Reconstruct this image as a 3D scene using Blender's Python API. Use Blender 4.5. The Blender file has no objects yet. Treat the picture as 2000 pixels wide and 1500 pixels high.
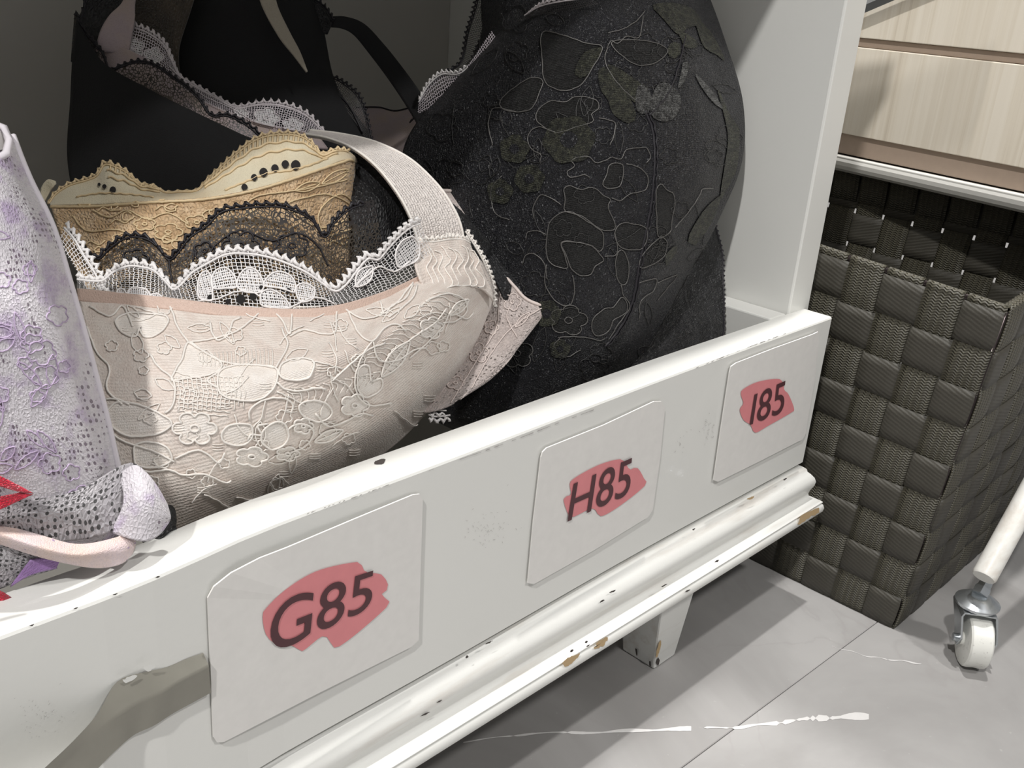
import bpy, bmesh, math, random
import numpy as np
from mathutils import Vector, Matrix
C = bpy.context.scene.collection
SC = bpy.context.scene
# ---------------------------------------------------------------- camera
CAM = np.array([-0.53371249, -0.24719784, 0.16755154])
W = np.array([[0.70458621, -0.70622623, 0.06930217],
              [-0.22075072, -0.310953, -0.92443353],
              [0.67440892, 0.63604461, -0.37499315]])   # world -> camera (x right, y down, z forward)
F = 1909.33
cam_d = bpy.data.cameras.new('camera'); cam = bpy.data.objects.new('camera', cam_d); C.objects.link(cam)
cam_d.sensor_width = 36.0; cam_d.lens = F / 2000 * 36.0; cam_d.clip_start = 0.01; cam_d.clip_end = 60
cam.matrix_world = Matrix(((W[0][0], -W[1][0], -W[2][0], CAM[0]),
                           (W[0][1], -W[1][1], -W[2][1], CAM[1]),
                           (W[0][2], -W[1][2], -W[2][2], CAM[2]), (0, 0, 0, 1)))
SC.camera = cam
# ---------------------------------------------------------------- world, lamps, exposure
wd = bpy.data.worlds.new('World'); SC.world = wd; wd.use_nodes = True
wd.node_tree.nodes['Background'].inputs[0].default_value = (.98, .985, 1.0, 1)
wd.node_tree.nodes['Background'].inputs[1].default_value = 0.22
def lamp(name, loc, target, size, energy, col=(1, .98, .955)):
    l = bpy.data.lights.new(name, 'AREA'); l.shape = 'DISK'; l.size = size; l.energy = energy; l.color = col
    o = bpy.data.objects.new(name, l); C.objects.link(o); o.location = loc
    o.rotation_euler = (Vector(target) - Vector(loc)).to_track_quat('-Z', 'Y').to_euler()
    return o
lamp('ceiling_spot_overhead', (-0.08, 0.02, 2.3), (-.1, 0, 0), .07, 36)
lamp('ceiling_spot_front_left', (-1.80, -0.70, 1.95), (-.3, .1, 0), .08, 38)
lamp('ceiling_spot_front', (-0.20, -1.50, 1.95), (-.1, 0, 0), .14, 20)
lamp('ceiling_spot_aisle', (1.3, 0.2, 2.3), (1.0, 0.2, -.2), .4, 45)
SC.view_settings.view_transform = 'Standard'; SC.view_settings.look = 'None'
SC.view_settings.gamma = 1; SC.view_settings.use_curve_mapping = False
SC.view_settings.exposure = 0.04
# ---------------------------------------------------------------- helpers
def ray(x, y): return W.T @ np.array([(x - 1000) / F, (y - 750) / F, 1.0])
def atd(x, y, d): return CAM + ray(x, y) * d
def atp(x, y, ax, v):
    r = ray(x, y); return CAM + r * ((v - CAM[ax]) / r[ax])
ZF = -0.2
def tag(o, label=None, cat=None, group=None, kind=None):
    if label: o['label'] = label
    if cat: o['category'] = cat
    if group: o['group'] = group
    if kind: o['kind'] = kind
    return o
def thing(name, loc, label, cat, group=None):
    o = bpy.data.objects.new(name, None); C.objects.link(o); o.location = loc; o.empty_display_size = .02
    return tag(o, label, cat, group)
def mk(name, verts, faces, mat, parent=None, uv=None, smooth=False, edges=()):
    me = bpy.data.meshes.new(name); me.from_pydata([tuple(map(float, v)) for v in verts], list(edges), [tuple(map(int, f)) for f in faces])
    if uv is not None:
        l = me.uv_layers.new(name='UVMap')
        li = np.zeros(len(me.loops), dtype=np.int32); me.loops.foreach_get('vertex_index', li)
        l.data.foreach_set('uv', np.asarray(uv, dtype=np.float32)[li].ravel())
    if smooth: me.polygons.foreach_set('use_smooth', [True] * len(me.polygons))
    me.materials.append(mat); me.update()
    o = bpy.data.objects.new(name, me); C.objects.link(o)
    if parent is not None:
        o.parent = parent; p = parent; l = Vector((0, 0, 0))
        while p is not None: l += p.location; p = p.parent
        o.location = -l
    return o
def rebase(o):
    """put a mesh's origin at its parent's origin (keeps positions)"""
    return o
def bevel(o, w, seg=2):
    m = o.modifiers.new('bevel', 'BEVEL'); m.width = w; m.segments = seg; m.limit_method = 'ANGLE'; return o
def solid(o, t, off=-1):
    m = o.modifiers.new('solid', 'SOLIDIFY'); m.thickness = t; m.offset = off; return o
BF = [(0, 3, 2, 1), (4, 5, 6, 7), (0, 1, 5, 4), (1, 2, 6, 5), (2, 3, 7, 6), (3, 0, 4, 7)]
def boxv(a, b):
    (x0, y0, z0), (x1, y1, z1) = a, b
    return [(x0, y0, z0), (x1, y0, z0), (x1, y1, z0), (x0, y1, z0), (x0, y0, z1), (x1, y0, z1), (x1, y1, z1), (x0, y1, z1)]
def box(name, a, b, mat, parent=None, bw=.0012):
    o = mk(name, boxv(a, b), BF, mat, parent)
    if bw: bevel(o, bw)
    return o
def catmull(P, n, closed=False):
    P = np.asarray(P, float)
    if closed: Q = np.vstack([P[-1], P, P[0], P[1]])
    else: Q = np.vstack([2 * P[0] - P[1], P, 2 * P[-1] - P[-2]])
    segs = len(Q) - 3
    L = np.linalg.norm(np.diff(Q[1:-1], axis=0), axis=1) + 1e-9
    cum = np.concatenate([[0], np.cumsum(L)]); cum /= cum[-1]
    t = np.linspace(0, 1, n)
    i = np.clip(np.searchsorted(cum, t, side='right') - 1, 0, segs - 1)
    f = ((t - cum[i]) / (cum[i + 1] - cum[i]))[:, None]
    p0, p1, p2, p3 = Q[i], Q[i + 1], Q[i + 2], Q[i + 3]
    return .5 * (2 * p1 + (p2 - p0) * f + (2 * p0 - 5 * p1 + 4 * p2 - p3) * f * f + (3 * p1 - p0 - 3 * p2 + p3) * f ** 3)
def lin(P, n):
    P = np.asarray(P, float); L = np.linalg.norm(np.diff(P, axis=0), axis=1)
    c = np.concatenate([[0], np.cumsum(L)]); t = np.linspace(0, c[-1], n)
    return np.stack([np.interp(t, c, P[:, k]) for k in range(P.shape[1])], 1)
class Surf:
    """smooth cloth surface lofted through rows of control points (x, y, distance)"""
    def __init__(s, rows, nu=90, nv=60, wob=0, seed=0, wscale=.012, noff=0):
        R = [catmull(r, nu) for r in rows]
        if len(R) == 2: G = np.stack([R[0] * (1 - t) + R[1] * t for t in np.linspace(0, 1, nv)])
        else:
            R = np.stack(R); K = len(R); Q = np.concatenate([[2 * R[0] - R[1]], R, [2 * R[-1] - R[-2]]])
            T = np.linspace(0, K - 1, nv); G = []
            for t in T:
                i = min(int(t), K - 2); f = t - i; p0, p1, p2, p3 = Q[i:i + 4]
                G.append(.5 * (2 * p1 + (p2 - p0) * f + (2 * p0 - 5 * p1 + 4 * p2 - p3) * f * f + (3 * p1 - p0 - 3 * p2 + p3) * f ** 3))
            G = np.stack(G)
        s.px = G[..., :2]; s.nu = nu; s.nv = nv
        d = G[..., 2]
        rr = np.stack([(G[..., 0] - 1000) / F, (G[..., 1] - 750) / F, np.ones_like(d)], -1) @ W
        s.P = CAM + rr * d[..., None]
        s.normals()
        if wob:
            rs = np.random.RandomState(seed); q = np.zeros_like(d)
            for k in range(14):
                a = rs.normal(size=3); a /= np.linalg.norm(a); fr = rs.uniform(.5, 1.8) * 2 * math.pi / wscale / 2
                q += np.sin(s.P @ a * fr + rs.uniform(0, 7)) / (1 + .6 * k / 3)
            s.P = s.P + s.N * (q * wob / 3)[..., None]; s.normals()
        if noff: s.P = s.P + s.N * noff
        s.Wm = np.linalg.norm(np.diff(s.P, axis=1), axis=2).sum(1).mean()
        s.Hm = np.linalg.norm(np.diff(s.P, axis=0), axis=2).sum(0).mean()
    def normals(s):
        du = np.gradient(s.P, axis=1); dv = np.gradient(s.P, axis=0)
        N = np.cross(du, dv); N /= np.linalg.norm(N, axis=2, keepdims=True) + 1e-12
        flip = ((N * (CAM - s.P)).sum(2, keepdims=True)).mean() < 0
        s.N = -N if flip else N
    def mesh(s, name, mat, parent=None, thick=0, off=-1):
        nu, nv = s.nu, s.nv
        idx = np.arange(nu * nv).reshape(nv, nu)
        f = np.stack([idx[:-1, :-1], idx[:-1, 1:], idx[1:, 1:], idx[1:, :-1]], -1).reshape(-1, 4)
        n = np.cross(s.P[0, 1] - s.P[0, 0], s.P[1, 0] - s.P[0, 0])
        if np.dot(n, s.N[0, 0]) < 0: f = f[:, ::-1]
        uu, vv = np.meshgrid(np.linspace(0, s.Wm, nu), np.linspace(0, s.Hm, nv))
        o = mk(name, s.P.reshape(-1, 3), f, mat, parent, np.stack([uu, vv], -1).reshape(-1, 2), True)
        if thick: solid(o, thick, off)
        return o
    def ev(s, u, v, off=0):
        u = np.clip(np.asarray(u, float), 0, 1) * (s.nu - 1); v = np.clip(np.asarray(v, float), 0, 1) * (s.nv - 1)
        i = np.minimum(u.astype(int), s.nu - 2); j = np.minimum(v.astype(int), s.nv - 2); a = (u - i)[:, None]; b = (v - j)[:, None]
        def b4(A): return A[j, i] * (1 - a) * (1 - b) + A[j, i + 1] * a * (1 - b) + A[j + 1, i] * (1 - a) * b + A[j + 1, i + 1] * a * b
        return b4(s.P) + b4(s.N) * off
    def uvpx(s, pts):
        out = []
        for p in np.asarray(pts, float):
            D = ((s.px - p) ** 2).sum(2); j, i = np.unravel_index(D.argmin(), D.shape)
            i0 = min(i, s.nu - 2); j0 = min(j, s.nv - 2); q = s.px[j0, i0]
            A = np.stack([s.px[j0, i0 + 1] - q, s.px[j0 + 1, i0] - q], 1)
            try: t = np.linalg.solve(A, p - q)
            except Exception: t = np.zeros(2)
            t = np.clip(t, -1, 2); out.append(((i0 + t[0]) / (s.nu - 1), (j0 + t[1]) / (s.nv - 1)))
        return np.array(out)
class MB:
    def __init__(s): s.v = []; s.f = []; s.n = 0; s.uv = []
    def add(s, v, f, uv=None): s.v.append(np.asarray(v)); s.uv.append(np.zeros((len(v), 2)) if uv is None else uv); s.f += [tuple(k + s.n for k in q) for q in f]; s.n += len(v)
    def tube(s, P, r, sides=5, closed=False, flat=1.0, up=None):
        P = np.asarray(P); n = len(P); r = np.broadcast_to(np.asarray(r, float), (n,))
        T = np.gradient(P, axis=0)
        if closed: T = np.roll(P, -1, 0) - np.roll(P, 1, 0)
        T /= np.linalg.norm(T, axis=1, keepdims=True) + 1e-12
        ref = np.array(up if up is not None else (CAM - P.mean(0))); ref = ref / np.linalg.norm(ref)
        A = np.cross(T, ref); A /= np.linalg.norm(A, axis=1, keepdims=True) + 1e-9; B = np.cross(A, T)
        th = np.arange(sides) * 2 * math.pi / sides
        V = (P[:, None] + r[:, None, None] * (np.cos(th)[None, :, None] * A[:, None] + flat * np.sin(th)[None, :, None] * B[:, None])).reshape(-1, 3)
        fs = []
        for i in range(n if closed else n - 1):
            k = (i + 1) % n
            for a in range(sides): b = (a + 1) % sides; fs.append((i * sides + a, i * sides + b, k * sides + b, k * sides + a))
        if not closed: fs.append(tuple(range(sides))[::-1]); fs.append(tuple((n - 1) * sides + a for a in range(sides)))
        s.add(V, fs)
    def fan(s, P):
        P = np.asarray(P); n = len(P); V = np.vstack([P, P.mean(0)]); s.add(V, [(i, (i + 1) % n, n) for i in range(n)])
    def build(s, name, mat, parent=None, smooth=True):
        if not s.v: return None
        return mk(name, np.vstack(s.v), s.f, mat, parent, np.vstack(s.uv), smooth)
# lace drawn on a surface -------------------------------------------------
def cord_px(mb, sf, pts, r=.00035, wob=.0, off=.0003, closed=False, n=None):
    c = catmull(pts, n or max(8, int(np.linalg.norm(np.diff(pts, axis=0), axis=1).sum() / 5)), closed)
    if closed: c = c[:-1]
    if wob: k = np.arange(len(c)); c = c + np.stack([np.sin(k * 1.3), np.cos(k * 1.7)], 1) * wob
    uv = sf.uvpx(c); mb.tube(sf.ev(uv[:, 0], uv[:, 1], off), r, 5, closed)
def fill_px(mb, sf, pts, off=.00015, rings=4):
    c = catmull(pts, max(16, len(pts) * 3), True)[:-1]; uv = sf.uvpx(c); ce = uv.mean(0); n = len(uv); V = []; U = [ce[None]]
    for k in range(1, rings + 1): q = ce + (uv - ce) * k / rings; V.append(sf.ev(q[:, 0], q[:, 1], off)); U.append(q)
    V = np.vstack([sf.ev([ce[0]], [ce[1]], off)] + V); f = [(0, 1 + i, 1 + (i + 1) % n) for i in range(n)]
    for k in range(rings - 1):
        for i in range(n): a = 1 + k * n; j = (i + 1) % n; f.append((a + i, a + n + i, a + n + j, a + j))
    mb.add(V, f, np.vstack(U) * [sf.Wm, sf.Hm])
def flower(cx, cy, r, k=5, ph=0, sq=1.0, depth=.28, n=48):
    t = np.linspace(0, 2 * math.pi, n, endpoint=False); R = r * (1 - depth + depth * np.abs(np.cos(k * t / 2 + ph)) ** .6 * 1.3)
    return np.stack([cx + R * np.cos(t), cy + R * np.sin(t) * sq], 1)
def leafp(cx, cy, l, w, a):
    t = np.linspace(-1, 1, 10); x = t * l; y = w * (1 - t * t); P = np.concatenate([np.stack([x, y], 1), np.stack([x[::-1], -y[::-1]], 1)[1:-1]])
    ca, sa = math.cos(a), math.sin(a); return P @ np.array([[ca, sa], [-sa, ca]]) + [cx, cy]
def picot(mb, sf, v=1.0, u0=0, u1=1, step=.0038, amp=.0011, r=.00055, off=.0, side=1):
    """scalloped lace edge with small knots: rope along the edge plus knots standing proud of it"""
    n = int((u1 - u0) * 240) + 8; u = np.linspace(u0, u1, n); E = sf.ev(u, np.full(n, v), off); In = sf.ev(u, np.full(n, v - .12 * side), off)
    L = np.concatenate([[0], np.cumsum(np.linalg.norm(np.diff(E, axis=0), axis=1))])
    m = max(10, int(L[-1] / step * 8)); s_ = np.linspace(0, L[-1], m)
    P = np.stack([np.interp(s_, L, E[:, k]) for k in range(3)], 1); I = np.stack([np.interp(s_, L, In[:, k]) for k in range(3)], 1)
    O = P - I; O /= np.linalg.norm(O, axis=1, keepdims=True) + 1e-9
    w = np.sin(s_ / step * 2 * math.pi); T = np.gradient(P, axis=0); T /= np.linalg.norm(T, axis=1, keepdims=True) + 1e-9
    amp *= 1.35; Q = P + O * (np.maximum(w, -.25) * amp)[:, None] + T * (np.sin(s_ / step * 4 * math.pi) * amp * .35)[:, None]
    mb.tube(Q, r * (1 + .35 * np.maximum(w, 0)), 5)
    mb.tube(P - O * amp * .9, r * .7, 4)
# ---------------------------------------------------------------- materials
def new(name):
    m = bpy.data.materials.new(name); m.use_nodes = True; t = m.node_tree; return m, t, t.nodes['Principled BSDF'], t.nodes['Material Output']
def nd(t, typ, **k):
    n = t.nodes.new(typ)
    for a, b in k.items():
        if a.startswith('i_'):
            key = a[2:]; n.inputs[int(key) if key.isdigit() else key.replace('_', ' ')].default_value = b
        else: setattr(n, a, b)
    return n
def coords(t, uv=False, scale=None):
    c = nd(t, 'ShaderNodeTexCoord'); o = c.outputs['UV' if uv else 'Object']
    if scale:
        m = nd(t, 'ShaderNodeMapping'); m.inputs['Scale'].default_value = scale; t.links.new(o, m.inputs[0]); o = m.outputs[0]
    return o
def noise(t, co, sc, det=4, rough=.55, dist=0):
    n = nd(t, 'ShaderNodeTexNoise'); n.inputs['Scale'].default_value = sc; n.inputs['Detail'].default_value = det; n.inputs['Roughness'].default_value = rough; n.inputs['Distortion'].default_value = dist
    t.links.new(co, n.inputs['Vector']); return n.outputs['Fac']
def ramp(t, src, stops, const=False):
    r = nd(t, 'ShaderNodeValToRGB'); e = r.color_ramp.elements
    while len(e) < len(stops): e.new(.5)
    for k, (p, c) in enumerate(stops): e[k].position = p; e[k].color = (*c, 1) if len(c) == 3 else c
    if const: r.color_ramp.interpolation = 'CONSTANT'
    t.links.new(src, r.inputs[0]); return r.outputs[0]
def mixc(t, f, a, b):
    m = nd(t, 'ShaderNodeMix', data_type='RGBA')
    for s, x in ((0, f), (6, a), (7, b)):
        if hasattr(x, 'links'): t.links.new(x, m.inputs[s])
        else: m.inputs[s].default_value = x if s == 0 else (*x, 1)
    return m.outputs[2]
def bump(t, b, h, st, dist=.001):
    n = nd(t, 'ShaderNodeBump'); n.inputs['Strength'].default_value = st; n.inputs['Distance'].default_value = dist
    t.links.new(h, n.inputs['Height']); t.links.new(n.outputs[0], b.inputs['Normal'])
def vor(t, co, sc, feat='DISTANCE_TO_EDGE', rnd=.5):
    v = nd(t, 'ShaderNodeTexVoronoi', feature=feat); v.inputs['Scale'].default_value = sc; v.inputs['Randomness'].default_value = rnd
    t.links.new(co, v.inputs['Vector']); return v.outputs['Distance']
def wave(t, co, sc, dist=0, dirn='X', dsc=1):
    v = nd(t, 'ShaderNodeTexWave', bands_direction=dirn); v.inputs['Scale'].default_value = sc; v.inputs['Distortion'].default_value = dist; v.inputs['Detail Scale'].default_value = dsc
    t.links.new(co, v.inputs['Vector']); return v.outputs['Fac']
def math_(t, op, a, b=0.0):
    m = nd(t, 'ShaderNodeMath', operation=op)
    for k, x in enumerate((a, b)):
        if hasattr(x, 'links'): t.links.new(x, m.inputs[k])
        else: m.inputs[k].default_value = x
    return m.outputs[0]
def plain(name, col, rough=.5, metal=0, sheen=0):
    m, t, b, o = new(name); b.inputs['Base Color'].default_value = (*col, 1); b.inputs['Roughness'].default_value = rough; b.inputs['Metallic'].default_value = metal
    n = noise(t, coords(t), 220, 3); t.links.new(mixc(t, n, tuple(c * .93 for c in col), tuple(min(1, c * 1.05) for c in col)), b.inputs['Base Color'])
    if sheen: b.inputs['Sheen Weight'].default_value = sheen
    return m
def paint(name, col, wear=True):
    m, t, b, o = new(name); co = coords(t)
    base = mixc(t, noise(t, co, 9, 3), tuple(c * .95 for c in col), col)
    if wear:
        sp = ramp(t, noise(t, coords(t, scale=(1, 1, 1)), 260, 2, .8), [(.74, (0, 0, 0)), (.77, (1, 1, 1))])
        rg = ramp(t, noise(t, co, 14, 2), [(.58, (0, 0, 0)), (.66, (1, 1, 1))])
        k = math_(t, 'MULTIPLY', math_(t, 'MULTIPLY', sp, rg), .55)
        base = mixc(t, k, base, (.32, .30, .27))
        st = ramp(t, noise(t, coords(t, scale=(7, 60, 60)), 1.5, 5, .65), [(.50, (0, 0, 0)), (.66, (1, 1, 1))])
        zz = nd(t, 'ShaderNodeSeparateXYZ'); t.links.new(nd(t, 'ShaderNodeNewGeometry').outputs['Position'], zz.inputs[0])
        low = ramp(t, zz.outputs[2], [(0, (1, 1, 1)), (1, (0, 0, 0))]); low = math_(t, 'LESS_THAN', zz.outputs[2], -.099)
        base = mixc(t, math_(t, 'MULTIPLY', math_(t, 'MULTIPLY', st, low), .55), base, (.55, .50, .44))
    t.links.new(base, b.inputs['Base Color']); b.inputs['Roughness'].default_value = .38
    b.inputs['Coat Weight'].default_value = .12; bump(t, b, noise(t, co, 420, 3), .12, .0004); return m
M = {}
M['white'] = paint('white_paint', (.74, .74, .71))
M['white_shaded'] = paint('white_paint_shaded', (.46, .445, .41), False)  # same white paint, darkened so the interior shade is in the colour
M['card'] = plain('card_stock', (.73, .715, .69), .45)
M['ink'] = plain('dark_ink', (.075, .022, .028), .5)
M['rose'] = plain('rose_marker', (.68, .235, .25), .55)
M['wood_bare'] = plain('bare_wood_chip', (.50, .36, .20), .8)
M['grime'] = plain('dark_chip', (.06, .05, .045), .8)
M['pewter'] = plain('pewter_handle', (.25, .24, .205), .42, .2)
M['zinc'] = plain('zinc_metal', (.55, .58, .60), .25, .9)
M['steel_dark'] = plain('grey_fork', (.20, .21, .22), .4, .3)
M['tube'] = paint('white_enamel', (.74, .73, .69))
def wheelm():
    m, t, b, o = new('nylon_wheel'); co = coords(t)
    k = ramp(t, noise(t, co, 300, 4, .7), [(.6, (.70, .70, .66)), (.75, (.35, .34, .32))]); t.links.new(k, b.inputs['Base Color']); b.inputs['Roughness'].default_value = .3
    b.inputs['Subsurface Weight'].default_value = .1; b.inputs['Subsurface Radius'].default_value = (.003, .003, .003); return m
M['wheel'] = wheelm()
def woodm():
    m, t, b, o = new('pale_ash_laminate'); co = coords(t, scale=(75, 75, 1.2))
    n = noise(t, co, 1.6, 5, .6, .6); n2 = noise(t, coords(t, scale=(140, 140, 3)), 1.5, 3)
    c = ramp(t, n, [(.30, (.62, .54, .43)), (.45, (.82, .745, .62)), (.62, (.90, .835, .72))])
    c = mixc(t, math_(t, 'MULTIPLY', n2, .25), c, (.52, .44, .34)); t.links.new(c, b.inputs['Base Color']); b.inputs['Roughness'].default_value = .5; return m
M['wood'] = woodm()
M['wood_shaded'] = plain('laminate_recess_shade', (.40, .31, .245), .55)  # same wood as the fronts, shade of the recesses painted in as brown
def floorm():
    m, t, b, o = new('grey_marble_tile'); co = coords(t)
    n = noise(t, co, 5, 6, .6, .8); c = ramp(t, n, [(.30, (.235, .227, .22)), (.5, (.305, .297, .291)), (.70, (.37, .362, .355))])
    v = nd(t, 'ShaderNodeTexNoise'); v.inputs['Scale'].default_value = 7; v.inputs['Detail'].default_value = 5; v.inputs['Distortion'].default_value = 1.4; t.links.new(co, v.inputs['Vector'])
    ve = ramp(t, v.outputs['Fac'], [(.485, (0, 0, 0)), (.5, (1, 1, 1)), (.515, (0, 0, 0))])
    c = mixc(t, math_(t, 'MULTIPLY', ve, .30), c, (.28, .265, .26)); sp = ramp(t, noise(t, co, 160, 2, .7), [(.70, (0, 0, 0)), (.78, (1, 1, 1))])
    c = mixc(t, math_(t, 'MULTIPLY', sp, .35), c, (.50, .49, .48)); t.links.new(c, b.inputs['Base Color']); b.inputs['Roughness'].default_value = .42
    bump(t, b, noise(t, co, 90, 3), .08, .0005); return m
M['floor'] = floorm()
M['vein'] = plain('white_vein', (.62, .61, .60), .45)
M['grout'] = plain('tile_joint', (.31, .30, .29), .7)
def webbing(name, dots, col):
    m, t, b, o = new(name); co = coords(t, True)
    if dots:
        s = nd(t, 'ShaderNodeSeparateXYZ'); t.links.new(co, s.inputs[0]); x, y = s.outputs[0], s.outputs[1]
        rib = math_(t, 'SINE', math_(t, 'MULTIPLY', x, 2 * math.pi / .0042))
        th = math_(t, 'SINE', math_(t, 'ADD', math_(t, 'MULTIPLY', y, 2 * math.pi / .0017), math_(t, 'MULTIPLY', rib, 1.6)))
        h = math_(t, 'ADD', math_(t, 'MULTIPLY', rib, .5), math_(t, 'MULTIPLY', th, .6)); 
        k = math_(t, 'GREATER_THAN', h, .86); c = mixc(t, math_(t, 'MULTIPLY', k, .35), col, tuple(min(1, q * 4) for q in col))
        t.links.new(c, b.inputs['Base Color']); bump(t, b, h, .9, .0005); b.inputs['Roughness'].default_value = .48
    else:
        h = math_(t, 'ADD', wave(t, coords(t, True, (1, .35, 1)), 260, 1.5, 'DIAGONAL'), noise(t, co, 900, 2)); n = noise(t, co, 1300, 2, .8)
        c = mixc(t, ramp(t, n, [(.62, (0, 0, 0)), (.72, (.5, .5, .5))]), col, tuple(q * 3 for q in col))
        t.links.new(c, b.inputs['Base Color']); bump(t, b, h, .5, .0003); b.inputs['Roughness'].default_value = .55
    return m
M['web_rib'] = webbing('ribbed_webbing', True, (.060, .055, .038))
M['web_flat'] = webbing('plain_webbing', False, (.050, .046, .036))
M['wire'] = plain('dark_wire', (.045, .035, .035), .2, .7)
def net(name, col, cell=.0011, thr=.16, rough=.7, rnd=.35, col2=None, sx=1):
    m, t, b, o = new(name); co = coords(t, True, (sx, 1, 1))
    b.inputs['Base Color'].default_value = (*col, 1); b.inputs['Roughness'].default_value = rough; b.inputs['Sheen Weight'].default_value = .02
    if col2:
        t.links.new(mixc(t, ramp(t, noise(t, co, 90, 2), [(.4, (0, 0, 0)), (.6, (1, 1, 1))]), col, col2), b.inputs['Base Color'])
    k = math_(t, 'LESS_THAN', vor(t, co, 1 / cell, rnd=rnd), thr)
    tr = nd(t, 'ShaderNodeBsdfTransparent'); mx = nd(t, 'ShaderNodeMixShader'); t.links.new(k, mx.inputs[0]); t.links.new(tr.outputs[0], mx.inputs[1]); t.links.new(b.outputs[0], mx.inputs[2]); t.links.new(mx.outputs[0], o.inputs[0])
    return m
def cloth(name, col, col2=None, cell=.0011, bs=.5, rough=.75, sheen=.3, holes=None, hcol=(.02, .02, .02), wv=None, mixsc=60, hscale=.0032, hreg=.58, lo=.42, hi=.6):
    m, t, b, o = new(name); co = coords(t, True); c = None
    if col2: c = mixc(t, ramp(t, noise(t, co, mixsc, 3), [(lo, (0, 0, 0)), (hi, (1, 1, 1))]), col, col2)
    else: c = mixc(t, noise(t, co, 40, 3), tuple(q * .93 for q in col), col)
    d = vor(t, co, 1 / cell, rnd=.75)
    h = ramp(t, d, [(.0, (1, 1, 1)), (.28, (0, 0, 0))])
    c = mixc(t, math_(t, 'MULTIPLY', h, .25), c, tuple(min(1, q * 1.25) for q in col))
    if holes:
        hv = vor(t, co, 1 / hscale, 'F1', .35); reg = ramp(t, noise(t, co, 55, 2), [(hreg, (0, 0, 0)), (hreg + .03, (1, 1, 1))])
        hh = math_(t, 'MULTIPLY', math_(t, 'LESS_THAN', hv, holes), reg); c = mixc(t, math_(t, 'MULTIPLY', hh, .9), c, hcol)
    if wv: h = math_(t, 'ADD', h, math_(t, 'MULTIPLY', wave(t, coords(t, True), wv, 3, 'Y', 2), 1.2))
    t.links.new(c, b.inputs['Base Color']); b.inputs['Roughness'].default_value = rough; b.inputs['Sheen Weight'].default_value = sheen; b.inputs['Sheen Roughness'].default_value = .4
    bump(t, b, h, bs, .0004); return m
M['blush'] = cloth('blush_lace_cloth', (.70, .61, .55), (.77, .70, .64), cell=.0013, bs=.35, wv=240, rough=.45, mixsc=110)
M['blush_cord'] = plain('cream_cord', (.90, .85, .79), .6, sheen=.4)
M['blush_fill'] = cloth('blush_petal_weave', (.80, .735, .675), (.86, .81, .76), cell=.0009, bs=.35, rough=.5, wv=350, mixsc=150)
M['strap_dim'] = cloth('dusty_cream_tape', (.40, .36, .29), None, cell=.0008, bs=.2)
M['blush_net'] = net('white_lace_net', (.86, .84, .84), .0010, .085, rnd=.35, sx=.6)
M['white_cord'] = plain('white_cord', (.90, .87, .86), .6, sheen=.4)
M['white_fill'] = net('white_petal_net', (.86, .84, .84), .0008, .17, rnd=.1)
M['bind'] = cloth('blush_binding', (.66, .49, .41), None, cell=.0008, bs=.3, rough=.5)
M['strap'] = cloth('blush_elastic', (.84, .765, .72), None, cell=.0012, bs=.8, rough=.42, wv=260)
M['wing'] = cloth('blush_wing_shaded', (.47, .405, .38), (.56, .495, .47), cell=.0014, bs=.9, holes=.24, hcol=(.12, .10, .09), hscale=.0021, hreg=.42)  # blush lace with the shade on the wing put into a greyer colour
M['wing_cord'] = plain('wing_cord', (.68, .59, .55), .7)
M['beige'] = cloth('tan_lace', (.50, .335, .185), (.66, .49, .31), cell=.0016, bs=1.0, mixsc=110, holes=.22, hcol=(.30, .18, .09), hscale=.0017, hreg=.45)
M['cream'] = cloth('cream_lining', (.60, .54, .40), (.55, .44, .28), cell=.0008, bs=.3, mixsc=25)
M['beige_cord'] = plain('straw_cord', (.68, .53, .32), .6)
M['beige_net'] = plain('eyelet_dark', (.012, .01, .01), .9)
M['black'] = cloth('black_microfibre', (.005, .005, .006), None, cell=.0008, bs=.2, rough=.85, sheen=.0)
M['black_lace'] = cloth('black_rumpled_lace', (.007, .007, .008), (.018, .018, .020), cell=.0016, bs=1.0, rough=.5, sheen=.03)
M['black_cord'] = plain('black_cord', (.014, .012, .016), .5)
M['black_net'] = net('black_net', (.020, .016, .016), .0014, .105, .45, .9, (.05, .04, .03))
M['black_net2'] = net('black_net_fine', (.03, .027, .027), .0010, .13, .5)
M['lilac_in'] = cloth('mauve_lining', (.42, .345, .36), (.46, .37, .33), cell=.001, bs=.3)
M['white_net2'] = net('pale_mauve_net', (.70, .64, .68), .0012, .12)
M['pale_cord'] = plain('pale_mauve_cord', (.76, .70, .72), .6)
M['brown_lace'] = cloth('brown_black_lace', (.05, .04, .03), (.09, .07, .05), cell=.0015, bs=1)
M['floral'] = cloth('black_floral_tulle', (.006, .006, .009), (.012, .012, .016), cell=.0010, bs=1.4, rough=.5, sheen=.03)
M['floral_fill'] = cloth('charcoal_petal', (.013, .0125, .013), (.022, .021, .021), cell=.0007, bs=1.8, rough=.55, sheen=.04, wv=380, mixsc=170)
M['olive_fill'] = cloth('olive_petal', (.078, .080, .052), (.020, .021, .016), cell=.0008, bs=1.8, rough=.55, sheen=.04, wv=380, mixsc=300)
M['silver_fill'] = cloth('silvery_petal', (.18, .18, .175), (.03, .03, .032), cell=.0008, bs=1.8, rough=.4, sheen=.05, wv=380, mixsc=420)
M['grey_cord'] = plain('charcoal_cord', (.115, .11, .105), .4, .2)
M['fine_cord'] = plain('fine_charcoal_cord', (.035, .034, .033), .45)
M['lilac'] = cloth('lilac_print_lace', (.60, .57, .605), (.40, .31, .47), cell=.0012, bs=.6, holes=.30, hcol=(.13, .09, .13), hscale=.0019, hreg=.54, mixsc=95, lo=.50, hi=.66)
M['lilac_cord'] = plain('violet_cord', (.50, .40, .56), .7)
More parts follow.
